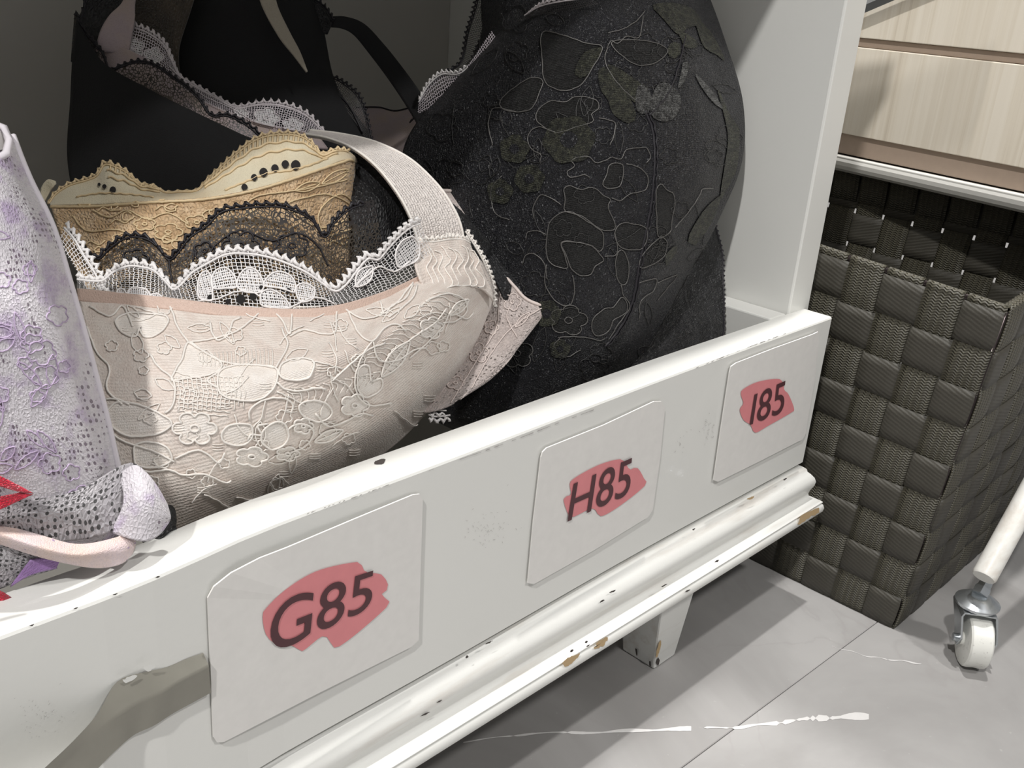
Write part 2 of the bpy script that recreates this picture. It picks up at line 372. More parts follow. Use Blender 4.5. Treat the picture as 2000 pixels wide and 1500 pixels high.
M['lilac_pale'] = plain('pale_lilac_cord', (.72, .68, .72), .7)
M['lilac_mesh'] = cloth('grey_lilac_mesh', (.50, .48, .50), (.36, .34, .36), cell=.0015, bs=1.0, holes=.30, hscale=.0019, hreg=.30)
M['peach'] = cloth('peach_band', (.72, .56, .50), (.66, .55, .58), cell=.0008, bs=.4, holes=.16, hcol=(.35, .25, .40), hscale=.003, hreg=.5)
M['violet'] = cloth('violet_cloth', (.30, .17, .40), (.42, .32, .50), cell=.001, bs=.5)
M['red'] = cloth('red_glitter_ribbon', (.62, .02, .05), (.78, .06, .10), cell=.0007, bs=1, rough=.3)
M['greyin'] = plain('grey_lining', (.42, .40, .39), .7)
# ================================================================ THE SETTING: floor of large tiles
fl = mk('floor', boxv((-2.6, -1.6, ZF - .03), (3.4, 3.2, ZF - .0022)), BF, M['grout']); tag(fl, kind='structure')
s1 = atp(1800, 1150, 2, ZF); s2 = atp(1330, 1500, 2, ZF); ux = (s1 - s2) / np.linalg.norm(s1 - s2); uy = np.array([-ux[1], ux[0], 0])
TS = .60; O = s1 + ux * .165
tile_me = None
for i in range(-4, 5):
    for j in range(-2, 4):
        g = .00018; q = [(g, g), (TS - g, g), (TS - g, TS - g), (g, TS - g)]
        if abs(i + .5) > 5: continue
        if tile_me is None:
            t = mk('tile', [(x * ux[0] + y * uy[0], x * ux[1] + y * uy[1], z) for z in (-.0022, 0) for x, y in q], BF, M['floor'], fl); bevel(t, .0004, 1); tile_me = t.data
        else:
            t = bpy.data.objects.new('tile', tile_me); C.objects.link(t); t.parent = fl; bevel(t, .0004, 1)
        t.location = Vector(O + ux * TS * i + uy * TS * j)
# the white vein that runs through the tile beside the drawer
mb = MB(); rnd = random.Random(4)
def vein(pts, wmax, seed):
    c = lin(pts, 60); rs = np.random.RandomState(seed); up, lo = [], []
    for k, p in enumerate(c):
        f = k / 59; w = wmax * (.25 + .75 * f) * (.75 + .35 * math.sin(k * .45 + seed) + .15 * rs.rand()) * (1 if rs.rand() > .08 else .15)
        j = 1.2 * math.sin(k * .37 + seed * 2)
        up.append(atp(p[0], p[1] - w + j, 2, ZF + .0002)); lo.append(atp(p[0], p[1] + w + j, 2, ZF + .0002))
    V = up + lo; n = len(up); mb.add(V, [(i, i + n, i + n + 1, i + 1) for i in range(n - 1)])
vein([(905, 1449), (1040, 1432), (1180, 1430), (1300, 1424), (1350, 1424)], 4, 1)
vein([(1375, 1422), (1450, 1420), (1545, 1408), (1600, 1402), (1697, 1399)], 7, 2)
vein([(1625, 1262), (1700, 1283), (1800, 1296)], 1.4, 3)
v = mb.build('vein', M['vein'], fl, False); v['label'] = 'white streak in the grey tile'
# far wall of the shop behind the racks, out of the lens's way but closing the room
wl = mk('wall_back', boxv((-2.6, 3.2, ZF), (3.4, 3.26, 2.5)), BF, M['white_shaded']); tag(wl, kind='structure')
# ================================================================ WHITE CABINET
cab = thing('display_cabinet', (-.45, .17, ZF), 'white painted cabinet with open drawer, stepped base moulding and chipped paint', 'cabinet')
XR, XL, YB, ZT = .006, -.93, .345, .285
box('side_panel', (XR - .024, .0185, -.132), (XR, YB, ZT), M['white'], cab, .0012)
box('side_panel', (XL, .0185, -.132), (XL + .024, YB, ZT), M['white'], cab)
box('back_panel', (XL + .024, .33, -.11), (XR - .024, YB, ZT), M['white_shaded'], cab, .0006)
box('top_panel', (XL - .01, .012, ZT), (XR + .01, YB + .005, ZT + .024), M['white'], cab)
box('bottom_panel', (XL + .024, .02, -.13), (XR - .024, .33, -.108), M['white'], cab, .0006)
prof = [(-.0035, -.0985), (.0005, -.0995), (.0025, -.101), (.003, -.1028), (.0046, -.1042), (.0068, -.1068), (.0078, -.1095), (.0074, -.1125), (.0060, -.1155), (.0054, -.1180), (.0058, -.1200),
        (.0080, -.1218), (.0115, -.1226), (.0128, -.1236), (.0128, -.1242), (.0120, -.1246), (.0132, -.1256), (.0140, -.1280), (.0136, -.1305), (.0118, -.1322), (.004, -.1330), (-.012, -.1330), (-.012, -.0985)]
V, Fc = [], []; n = len(prof)
for (x, y, sx, sy) in ((XL, YB, -1, 0), (XL, 0, -1, -1), (0, 0, 1, -1), (0, YB, 1, 0)):
    for o_, z in prof: V.append((x + sx * o_, y + sy * o_, z))
for s in range(3):
    for k in range(n): b = (k + 1) % n; Fc.append((s * n + k, s * n + b, (s + 1) * n + b, (s + 1) * n + k))
Fc += [tuple(range(n)), tuple(range(3 * n, 4 * n))[::-1]]
mo = mk('base_moulding', V, Fc, M['white'], cab)
me = mo.data; bm = bmesh.new(); bm.from_mesh(me); bmesh.ops.recalc_face_normals(bm, faces=bm.faces); bm.to_mesh(me); bm.free()
me.polygons.foreach_set('use_smooth', [True] * len(me.polygons)); m_ = mo.modifiers.new('es', 'EDGE_SPLIT'); m_.split_angle = math.radians(40)
# tapered legs
def leg(xf, yf, sx, sy):
    a = [(0, 0), (.021, 0), (.021, .024), (0, .024)]; b = [(0, 0), (.040, 0), (.040, .036), (0, .036)]
    V = [(xf + sx * x, yf + sy * y, ZF) for x, y in a] + [(xf - sx * .001 + sx * x, yf + sy * y, -.1325) for x, y in b]
    o = mk('leg', V, BF, M['white'], cab); bm = bmesh.new(); bm.from_mesh(o.data); bmesh.ops.recalc_face_normals(bm, faces=bm.faces); bm.to_mesh(o.data); bm.free(); bevel(o, .0012); return o
lb = atp(1277, 1308, 2, ZF); leg(lb[0], lb[1], 1, 1); leg(XL + .13, lb[1], -1, 1); leg(lb[0], .32, 1, -1); leg(XL + .13, .32, -1, -1)
# chips of paint off the lip, the leg and the drawer's edge
def chip(name, pts, fn, mat, lab, parent=cab, jit=2.2, seed=0, n=22):
    rs = np.random.RandomState(seed); c = catmull(pts, n, True)[:-1] + rs.uniform(-jit, jit, (n - 1, 2))
    mb = MB(); mb.fan([fn(*p) for p in c]); o = mb.build(name, mat, parent, False)
    if o: o['label'] = lab
    return o
lipf = lambda x, y: atp(x, y, 1, -.0143)
chip('bare_patch', [(1562, 1012), (1575, 1002), (1596, 992), (1601, 993), (1598, 1001), (1580, 1012), (1560, 1024)], lipf, M['wood_bare'], 'bare wood where paint has chipped', seed=1, jit=1.5)
chip('bare_patch', [(1098, 1297), (1112, 1284), (1132, 1277), (1128, 1287), (1108, 1301)], lipf, M['wood_bare'], 'bare wood where paint has chipped', seed=2)
chip('bare_patch', [(1160, 1266), (1172, 1252), (1187, 1244), (1184, 1254), (1168, 1267)], lipf, M['wood_bare'], 'bare wood where paint has chipped', seed=3)
top_ = lambda x, y: atp(x, y, 1, -.0080)
for k, (x, y, w, h) in enumerate([(1176, 1174, 5, 2), (1197, 1155, 7, 1.5), (955, 1255, 8, 1.5), (912, 1283, 3, 3), (1533, 936, 4, 1.6), (1355, 1034, 3, 1.5), (858, 1370, 6, 1.2), (830, 1395, 10, 2)]):
    chip('dark_nick', [(x - w, y + w * .4), (x, y - h), (x + w, y - w * .5), (x, y + h)], top_, M['grime'], 'dark nick in the paint', seed=k + 20, jit=.6, n=12)
chip('bare_patch', [(1459, 975), (1466, 971), (1473, 969), (1468, 975)], top_, M['wood_bare'], 'bare wood where paint has chipped', seed=9, jit=.6)
for k, (x, y, w, h) in enumerate([(1343, 1154, 5, 2), (1149, 1261, 4, 1.5), (1117, 1271, 4, 3), (1298, 1143, 6, 1.5), (1400, 1096, 5, 2), (1145, 1254, 3, 2.4)]):
    chip('dark_nick', [(x - w, y + w * .5), (x, y - h), (x + w, y - w * .5), (x, y + h)], lipf, M['grime'], 'dark nick in the paint', seed=k + 40, jit=.7, n=12)
legf = lambda x, y: atp(x, y, 1, lb[1] - .0006); legs = lambda x, y: atp(x, y, 0, lb[0] - .0012)
chip('bare_patch', [(1283, 1270), (1290, 1250), (1292, 1255), (1287, 1275), (1282, 1285)], legf, M['wood_bare'], 'worn edge showing wood', seed=60, jit=1)
chip('dark_nick', [(1281, 1296), (1285, 1284), (1288, 1288), (1286, 1300)], legf, M['grime'], 'dark nick in the paint', seed=61, jit=1, n=12)
chip('dark_nick', [(1241, 1266), (1244, 1268), (1245, 1281), (1242, 1279)], legs, M['grime'], 'dark nick in the paint', seed=62, jit=.4, n=10)
chip('dark_nick', [(1268, 1291), (1271, 1292), (1271, 1302), (1268, 1300)], legs, M['grime'], 'dark nick in the paint', seed=63, jit=.3, n=10)
# ---- drawer: a front that bows very slightly towards its middle
BX = np.array([-.94, -.47, -.438, -.409, -.382, -.30, -.164, 0.0]); BY = np.array([-.009, -.0085, -.0085, -.006, -.0036, -.0028, -.0003, 0])
bow = lambda x: float(np.interp(x, BX, BY))
xs = np.linspace(-.90, 0, 60); by = catmull(np.stack([BX, BY], 1), 80); bow = lambda x: float(np.interp(x, by[:, 0], by[:, 1]))
TH = .0198; ZB = -.0975; V, Fc = [], []
for x in xs:
    y = bow(x)
    for a, z in ((.0012, ZB), (0, ZB + .0012), (0, -.0012), (.0004, -.0003), (.0012, 0), (TH - .001, 0), (TH, -.001), (TH, ZB)): V.append((x, y + a, z))
for i in range(len(xs) - 1):
    for k in range(8): b = (k + 1) % 8; Fc.append((i * 8 + k, (i + 1) * 8 + k, (i + 1) * 8 + b, i * 8 + b))
Fc += [tuple(range(8)), tuple(range((len(xs) - 1) * 8, len(xs) * 8))[::-1]]
dr = mk('drawer', V, Fc, M['white'], cab); dr['label'] = 'drawer pulled open, its front carrying the size cards'
bm = bmesh.new(); bm.from_mesh(dr.data); bmesh.ops.recalc_face_normals(bm, faces=bm.faces); bm.to_mesh(dr.data); bm.free()
box('side_board', (-.036, TH, -.092), (-.0185, .31, -.0002), M['white'], dr, .001)
box('side_board', (-.90, .012, -.092), (-.8825, .31, -.0002), M['white'], dr, .001)
box('bottom_board', (-.8825, .0125, -.089), (-.036, .31, -.083), M['white_shaded'], dr, .0004)
box('back_board', (-.8825, .31, -.092), (-.0185, .322, -.012), M['white_shaded'], dr, .0008)
fr = lambda off: (lambda x, y: (lambda p: np.array([p[0], p[1], p[2]]))(atp(x, y, 1, bow(atp(x, y, 1, 0)[0]) - off)))
ff = fr(.0004); rs = np.random.RandomState(5)
def scuff(cx, cy, w, h, n, seed):
    rs = np.random.RandomState(seed); mb = MB()
    for k in range(n):
        x = cx + rs.normal() * w; y = cy + rs.normal() * h; l = rs.uniform(1.5, 4.5); a = rs.choice([-1.0, -.5, .9]) + rs.normal() * .4; t = rs.uniform(.3, .7)
        p = [(x, y), (x + l * math.cos(a), y + l * math.sin(a)), (x + l * math.cos(a) - t * math.sin(a), y + l * math.sin(a) + t * math.cos(a)), (x - t * math.sin(a), y + t * math.cos(a))]
        mb.add([ff(*q) for q in p], [(0, 1, 2, 3)])
    o = mb.build('scuff_mark', M['greyin'], dr, False); tag(o, 'faint grey scuffs left by old lettering', kind='stuff')
scuff(950, 1035, 26, 17, 60, 1); scuff(1378, 840, 11, 16, 26, 2); scuff(75, 1400, 22, 22, 50, 3); scuff(1328, 862, 7, 14, 10, 4)
def edge_nick(pts, seed):
    mb = MB(); rs = np.random.RandomState(seed); c = lin(pts, 40)
    for k in range(39):
        if rs.rand() < .45: continue
        w = rs.uniform(.5, 1.3); mb.add([ff(c[k][0], c[k][1] - w * .3), ff(c[k + 1][0], c[k + 1][1] - w * .3), ff(c[k + 1][0], c[k + 1][1] + w), ff(c[k][0], c[k][1] + w)], [(0, 1, 2, 3)])
    o = mb.build('edge_wear', M['greyin'], dr, False); tag(o, 'thin dark wear line along the top edge', kind='stuff')
edge_nick([(830, 922), (880, 903), (930, 886), (1010, 857), (1100, 822), (1160, 800)], 1); edge_nick([(1350, 722), (1450, 682), (1545, 647)], 2); edge_nick([(600, 1003), (700, 968), (760, 946)], 3)
tp = lambda x, y: atp(x, y, 2, .0003)
chip('dark_nick', [(730, 903), (742, 897), (752, 896), (750, 904), (738, 907)], lambda x, y: atp(x, y, 2, .0003), M['grime'], 'dark nick in the inner edge', dr, 1, 77, 14)
for k, (x, y) in enumerate([(225, 1161), (308, 1127), (62, 1221), (148, 1188)]): chip('dark_nick', [(x - 5, y + 1), (x, y - 1.5), (x + 5, y - 2), (x, y + 1.5)], ff, M['grime'], 'dark nick in the top edge', dr, .5, 80 + k, 10)
# ---- bow handle: foot at the right, bowing outwards, mirrored about its middle
hp = lambda x, y, yy: atp(x, y, 1, bow(-.44) - yy)
ZR, ZL = -.0385, -.0500
S_ = [((397, 1275), (399, 1291), (400, 1341)), ((365, 1286), (372, 1302), (368, 1356)), ((325, 1303), (335, 1320), (330, 1383)), ((280, 1313), (300, 1338), (292, 1408)),
      ((228, 1332), (258, 1364), (262, 1434)), ((192, 1392), (212, 1408), (228, 1464)), ((148, 1442), (160, 1458), (196, 1496)), ((100, 1488), (110, 1504), (163, 1532)), ((62, 1520), (72, 1538), (135, 1560))]
rows = []
for k, (a, b, c) in enumerate(S_):
    B = atp(b[0], b[1], 2, ZR); D = atp(c[0], c[1], 2, ZL); ys = bow(B[0])
    A = atp(a[0], a[1], 1, ys - .0003) if k < 5 else atp(a[0], a[1], 2, ZR + .0045)
    B[1] = min(B[1], ys - .0028); D[1] = min(D[1], ys - .0022)
    E_ = D + np.array([0, min(.006, max(.002, ys - D[1])), .0002]); rows.append([A, B + (A - B) * .12, B, B + (D - B) * .1, B + (D - B) * .9, D, D + (E_ - D) * .12, E_])
R_ = np.array(rows); xm = R_[-1, :, 0].min() - .004; Mi = R_[::-1].copy(); Mi[..., 0] = 2 * xm - Mi[..., 0]; R_ = np.concatenate([R_, Mi]); nk = 90
K = catmull(R_.reshape(len(R_), -1), nk).reshape(nk, 8, 3); V = K.reshape(-1, 3)
Fc = [(i * 8 + k, i * 8 + (k + 1) % 8, (i + 1) * 8 + (k + 1) % 8, (i + 1) * 8 + k) for i in range(nk - 1) for k in range(8)] + [tuple(range(8))[::-1], tuple(range(nk * 8 - 8, nk * 8))]
h = mk('handle', V, Fc, M['pewter'], dr, None, True); h['label'] = 'dull pewter bow handle with paint flecks'
bm = bmesh.new(); bm.from_mesh(h.data); bmesh.ops.recalc_face_normals(bm, faces=bm.faces); bm.to_mesh(h.data); bm.free()
m_ = h.modifiers.new('es', 'EDGE_SPLIT'); m_.split_angle = math.radians(50)
for k, p in enumerate([[(240, 1328), (262, 1318), (268, 1322), (246, 1334)], [(280, 1305), (295, 1298), (303, 1302), (290, 1312)]]):
    chip('paint_fleck', p, lambda x, y: hp(x, y, .0022), M['white'], 'paint fleck on the handle foot', dr, 1.2, 90 + k, 14)
# ================================================================ SIZE CARDS
def card(outline, text, anchor, tw, label, blob, curl=0, off=.0016):
    xa = atp(*min(outline), 1, 0)[0]; xb = atp(*max(outline), 1, 0)[0]; ya, yb = bow(xa), bow(xb)      # a rigid card spans the bow
    f1 = lambda x, y, o: atp(x, y, 1, ya + (yb - ya) * (atp(x, y, 1, 0)[0] - xa) / (xb - xa) - o)
    c0 = f1(*np.mean(outline, 0), off)
    t = thing('size_card', tuple(c0), label, 'card')
    n = len(outline); top = [f1(x, y, off + (curl if k in (1, 2) else 0)) for k, (x, y) in enumerate(outline)]; back = [p + np.array([0, .0006, 0]) for p in top]
    ct, cb = np.mean(top, 0), np.mean(back, 0)
    V = top + back + [ct, cb]; Fc = [(i, (i + 1) % n, 2 * n) for i in range(n)] + [((i + 1) % n + n, i + n, 2 * n + 1) for i in range(n)] + [(i, i + n, (i + 1) % n + n, (i + 1) % n) for i in range(n)]
    mk('board', V, Fc, M['card'], t)
    mb = MB(); mb.fan([f1(x, y, off + .00035) for x, y in catmull(blob, 60, True)[:-1]]); b = mb.build('marker_patch', M['rose'], t, False); b['label'] = 'rose red marker patch'
    cu = bpy.data.curves.new('txt', 'FONT'); cu.body = text; cu.resolution_u = 6; cu.offset = .004; tob = bpy.data.objects.new('txt', cu); C.objects.link(tob)
    dg = bpy.context.evaluated_depsgraph_get(); me = bpy.data.meshes.new_from_object(tob.evaluated_get(dg)); bpy.data.objects.remove(tob)
    co = np.array([v.co[:] for v in me.vertices]); mn, mx = co.min(0), co.max(0)
    lb_, rb, lt, rt = [f1(*p, off + .0007) for p in anchor]     # corners of the written number on the card
    a = ((co[:, 0] - mn[0]) / (mx[0] - mn[0]))[:, None]; b = ((co[:, 1] - mn[1]) / (mx[1] - mn[1]))[:, None]
    P = lb_ * (1 - a) * (1 - b) + rb * a * (1 - b) + lt * (1 - a) * b + rt * a * b
    o = mk('number', P, [tuple(p.vertices) for p in me.polygons], M['ink'], t); o['label'] = 'dark printed ' + text
    return t
card([(406, 1168), (418, 1146), (452, 1119), (508, 1090), (560, 1070), (690, 1015), (806, 967), (820, 965), (826, 975), (822, 1100), (818, 1250), (803, 1264), (620, 1355), (438, 1449), (424, 1450), (417, 1440)], 'G85',
     [(524, 1282), (724, 1188), (534, 1176), (733, 1112)], 0, 'large white card reading G85 beside the drawer handle',
     [(513, 1205), (520, 1188), (560, 1150), (620, 1115), (695, 1098), (708, 1106), (715, 1118), (745, 1122), (758, 1142), (756, 1152), (745, 1162), (757, 1172), (757, 1184), (700, 1235), (660, 1264), (650, 1262), (632, 1242), (590, 1272), (575, 1262), (540, 1258), (520, 1240)], .0004)
card([(1057, 893), (1060, 883), (1068, 875), (1180, 830), (1278, 784), (1292, 784), (1299, 795), (1290, 890), (1275, 996), (1266, 1010), (1160, 1075), (1043, 1141), (1031, 1139), (1042, 1020)], 'H85',
     [(1108, 1020), (1229, 966), (1121, 944), (1237, 892)], 0, 'white card reading H85 in the middle of the drawer front',
     [(1101, 975), (1110, 968), (1116, 965), (1113, 945), (1125, 932), (1170, 908), (1210, 897), (1222, 905), (1230, 917), (1245, 914), (1258, 935), (1260, 948), (1215, 985), (1175, 1008), (1162, 995), (1150, 995), (1118, 1010), (1108, 1000)])
card([(1425, 728), (1428, 716), (1438, 709), (1510, 681), (1588, 653), (1598, 648), (1601, 655), (1592, 740), (1574, 846), (1568, 858), (1490, 898), (1403, 941), (1394, 938), (1408, 840)], 'I85',
     [(1464, 831), (1530, 806), (1474, 770), (1536, 742)], 0, 'white card reading I85 at the right end of the drawer',
     [(1445, 800), (1452, 788), (1447, 770), (1452, 760), (1480, 746), (1520, 740), (1530, 750), (1532, 762), (1540, 770), (1551, 798), (1545, 806), (1500, 832), (1475, 845), (1466, 830), (1452, 820)])
# ================================================================ WOVEN BASKET
bsk = thing('woven_basket', (.14, .05, ZF), 'dark olive basket of woven webbing on the floor beside the cabinet', 'basket')
NB = [np.array(p) for p in ((.033, -.068, ZF), (.220, -.068, ZF), (.220, .202, ZF), (.033, .202, ZF))]
NT = [np.array(p) for p in ((.030, -.086, .021), (.240, -.088, .042), (.240, .206, .046), (.030, .204, .042))]
NC = [8, 12, 8, 12]; NR = 9           # cells along each wall, rows
cen = np.array([.14, .055, -.1])
def wallp(w, s, h):
    a, b = NB[w], NB[(w + 1) % 4]; c, d = NT[w], NT[(w + 1) % 4]
    return (a * (1 - s) + b * s) * (1 - h) + (c * (1 - s) + d * s) * h
def walln(w):
    n = np.cross(wallp(w, 1, 0) - wallp(w, 0, 0), wallp(w, .5, 1) - wallp(w, .5, 0)); n /= np.linalg.norm(n); return n if n @ (wallp(w, .5, .5) - cen) > 0 else -n
off0 = [0, 8, 20, 28]; AMP = .0009
def sgn(i, j): return 1 if (i + j) % 2 == 0 else -1
sq = lambda x: math.tanh(2.6 * x)
def ribbon(name, cen_, side, nrm, half, mat, thick=.0009, lab=None):
    V, UV, n = [], [], len(cen_); L = 0
    for k in range(n):
        if k: L += np.linalg.norm(cen_[k] - cen_[k - 1])
        for q in (-1, -.5, .5, 1): V.append(cen_[k] + side[k] * half * q + nrm[k] * (0 if abs(q) < 1 else -.0003)); UV.append((half * q, L))
    f = [(k * 4 + a, k * 4 + a + 1, k * 4 + a + 5, k * 4 + a + 4) for k in range(n - 1) for a in range(3)]
    o = mk(name, V, f, mat, bsk, UV, True); solid(o, thick, 0); return o
for w in range(4):
    n = walln(w)
    for i in range(NC[w]):
        s = (i + .5) / NC[w]; gi = off0[w] + i; cs, sd, nn = [], [], []
        for k in range(NR * 6 + 1):
            h = k / (NR * 6.0); a = AMP * sq(math.cos(math.pi * (h * NR - .5)) * (1 if (gi) % 2 == 0 else -1))
            p = wallp(w, s, h); e = wallp(w, min(1, s + .02), h) - wallp(w, max(0, s - .02), h); e /= np.linalg.norm(e)
            cs.append(p + n * a); sd.append(e); nn.append(n)
        # the strap folds over the rim wire and comes down inside
        for dz, dn in ((.0020, .0004), (.0030, -.0022), (.0012, -.0052), (-.008, -.0040), (-.020, -.0034)):
            q = wallp(w, s, 1) + np.array([0, 0, dz]) + n * dn; cs.append(q); sd.append(sd[-1]); nn.append(n)
        wd_ = np.linalg.norm(wallp(w, 1, .5) - wallp(w, 0, .5)) / NC[w]
        ribbon('webbing_strap', cs, sd, nn, wd_ * .476, M['web_rib'])
hh = np.linalg.norm(NT[0] - NB[0]) / NR
for j in range(NR):
    h = (j + .5) / NR; cs, sd, nn = [], [], []
    for w in range(4):
        n = walln(w); pv = walln((w - 1) % 4)
        for k in range(NC[w] * 6):
            s = (k + .5) / (NC[w] * 6.0); i = s * NC[w]; gi = off0[w] + int(i)
            a = -AMP * sq(math.cos(math.pi * (h * NR - .5)) * (1 if gi % 2 == 0 else -1) * min(1, 1.6 * math.sin(math.pi * (i - int(i)))))
            f = min(1, s * NC[w] / .25); g = min(1, (1 - s) * NC[w] / .25)
            a *= min(1, f, g); cs.append(wallp(w, s, h) + n * a - n * .0002 * (1 - min(f, g))); up = wallp(w, s, 1) - wallp(w, s, 0); sd.append(up / np.linalg.norm(up)); nn.append(n)
    cs.append(cs[0]); sd.append(sd[0]); nn.append(nn[0])
    ribbon('webbing_band', cs, sd, nn, hh * .474, M['web_flat'])
mb = MB(); rim = []
for w in range(4):
    for s in np.linspace(0.03, .97, 8): rim.append(wallp(w, s, 1) + np.array([0, 0, .0004]) - walln(w) * .0022)
mb.tube(catmull(rim, 140, True)[:-1], .0021, 8, True, up=(0, 0, 1))
for k in range(4):
    p = NT[k] * .985 + np.array([.14, .055, .03]) * .015; b = NB[k] * .985 + np.array([.14, .055, ZF]) * .015
    mb.tube(np.array([p, b + np.array([0, 0, .002])]), .0018, 8)
w_ = mb.build('wire_frame', M['wire'], bsk); w_['label'] = 'shiny dark wire showing at the corner'
mk('base_panel', boxv((.036, -.064, ZF + .0006), (.226, .178, ZF + .003)), BF, M['web_flat'], bsk)
# ================================================================ ROLLING RACK WITH WOODEN DRAWER UNIT
ra = atp(1640, 307, 2, .062); rb = atp(2000, 385, 2, .062); dv = (rb - ra) / np.linalg.norm(rb - ra); nv_ = np.array([-dv[1], dv[0], 0]); nv_ = nv_ if nv_[0] > 0 else -nv_
rack = thing('rolling_rack', (.33, -.05, ZF), 'white tubular rack on casters holding a wooden unit above the basket', 'rack')
def along(t, o, z): p = ra + dv * t + nv_ * o; return np.array([p[0], p[1], z])
ta, tb = -.28, .42
rp = [(0.0008, .0612), (.0006, .0626), (.0022, .0634), (.006, .0632), (.006, .0618), (.24, .0618), (.24, .0500), (.012, .0500), (.006, .0508), (.0025, .0530), (.0006, .0560), (.0002, .0590)]
n = len(rp); V = [along(t, o_, z) for t in (ta, tb) for o_, z in rp]; Fc = [(k, (k + 1) % n, n + (k + 1) % n, n + k) for k in range(n)] + [tuple(range(n))[::-1], tuple(range(n, 2 * n))]
sh = mk('shelf_rail', V, Fc, M['tube'], rack); bm = bmesh.new(); bm.from_mesh(sh.data); bmesh.ops.recalc_face_normals(bm, faces=bm.faces); bm.to_mesh(sh.data); bm.free(); bevel(sh, .0006)
wc = atp(1903, 1250, 2, ZF + .0170); R = .0168
ax = atp(1943, 1253, 2, wc[2]) - atp(1862, 1240, 2, wc[2]); ax[2] = 0; ax /= np.linalg.norm(ax); fw = np.array([-ax[1], ax[0], 0]); up = np.array([0, 0, 1.0])
te = atp(1921, 1128, 2, ZF + .062); t2 = atp(2000, 984, 1, te[1]); td = (t2 - te) / np.linalg.norm(t2 - te); t3 = te + td * ((.052 - te[2]) / td[2])
mb = MB(); mb.tube(np.array([te, te + td * .0015, t2, t3]), [.0064, .0071, .0071, .0071], 24, up=(0, 1, .1)); lg = mb.build('leg', M['tube'], rack); lg['label'] = 'slanted white enamelled tube leg'
e_ = lg.modifiers.new('es', 'EDGE_SPLIT'); e_.split_angle = math.radians(40)
def lathe(name, prof, c, axis, mat, parent, seg=40):
    axis = axis / np.linalg.norm(axis); a = np.cross(axis, [0.31, .2, .93] if abs(axis[2]) < .9 else [1, 0, 0]); a /= np.linalg.norm(a); b = np.cross(axis, a)
    V = [c + axis * z + r * (math.cos(t) * a + math.sin(t) * b) for r, z in prof for t in np.linspace(0, 2 * math.pi, seg, endpoint=False)]; m = len(prof)
    Fc = [(i * seg + k, i * seg + (k + 1) % seg, (i + 1) * seg + (k + 1) % seg, (i + 1) * seg + k) for i in range(m - 1) for k in range(seg)] + [tuple(range(seg))[::-1], tuple(range((m - 1) * seg, m * seg))]
    o = mk(name, V, Fc, mat, parent, None, True); bm = bmesh.new(); bm.from_mesh(o.data); bmesh.ops.recalc_face_normals(bm, faces=bm.faces); bm.to_mesh(o.data); bm.free()
    e = o.modifiers.new('es', 'EDGE_SPLIT'); e.split_angle = math.radians(35); return o
pc = atp(1912, 1166, 2, ZF + .0445)
cst = lathe('caster', [(.0085, -.0052), (.0125, -.0050), (.0130, -.0040), (.0130, -.0030), (.0118, -.0022), (.0085, .0002), (.0068, .0012), (.0060, .0014)], pc, up, M['zinc'], rack); cst['label'] = 'zinc swivel plate of the caster'
q = lathe('stem_nut', [(.0052, 0), (.0052, .0045), (.0044, .0060), (.0040, .0100)], pc + up * .0012, td, M['zinc'], cst, 6)
# fork: bent plate over the wheel with two cheeks
def strip(name, pts, wv, th, mat, parent, side):
    V = []
    for p, w in pts: V += [p - side * w, p + side * w]
    o = mk(name, V, [(2 * k, 2 * k + 1, 2 * k + 3, 2 * k + 2) for k in range(len(pts) - 1)], mat, parent); solid(o, th, 0); bevel(o, .0003, 2); return o
ft = pc - up * .0058; hw = .0102
pts = []
for s in (-1, 1):
    leg_ = [(wc + ax * s * hw * 1.02 - up * .003, .0026), (wc + ax * s * hw * 1.02 + up * .001, .0034), (wc * .6 + ft * .4 + 0 * ax, 0)]
L_ = [wc - ax * hw - up * .0035, wc - ax * hw + up * .004, ft - ax * hw * .98 - up * .003, ft - ax * hw * .9 - up * .0006, ft, ft + ax * hw * .9 - up * .0006, ft + ax * hw * .98 - up * .003, wc + ax * hw + up * .004, wc + ax * hw - up * .0035]
for k in (0, 1, 7, 8): L_[k] = L_[k] + 0
wid = [.0030, .0078, .0110, .0112, .0112, .0112, .0110, .0078, .0030]
strip('fork', list(zip(L_, wid)), 0, .0012, M['zinc'], cst, fw)['label'] = 'bent steel fork around the wheel'
prof = [(.0040, -.0088), (.0040, -.0068), (R - .0030, -.0068), (R - .0012, -.0066), (R - .0002, -.0056), (R, -.004), (R - .0004, 0), (R, .004), (R - .0002, .0056), (R - .0012, .0066), (R - .0030, .0068), (.0040, .0068), (.0040, .0088)]
lathe('wheel', prof, wc, ax, M['wheel'], cst, 56)['label'] = 'scuffed white nylon wheel'
lathe('axle', [(.0010, -.0128), (.0026, -.0126), (.0026, -.0108), (.0014, -.0108), (.0014, .0108), (.0026, .0108), (.0026, .0126), (.0010, .0128)], wc, ax, M['zinc'], cst, 16)
# hidden far legs keep the rack standing
for t, o_ in ((ta + .05, .22), (tb - .05, .22), (tb - .04, .10)):
    p = along(t, o_, .05); mb = MB(); mb.tube(np.array([p, [p[0], p[1], ZF + .034]]), .0071, 16, up=(0, 1, 0)); mb.build('leg', M['tube'], rack)
    lathe('caster', [(.004, -.0075), (R - .001, -.0072), (R, -.005), (R, .005), (R - .001, .0072), (.004, .0075)], np.array([p[0], p[1], ZF + R]), ax, M['wheel'], rack)
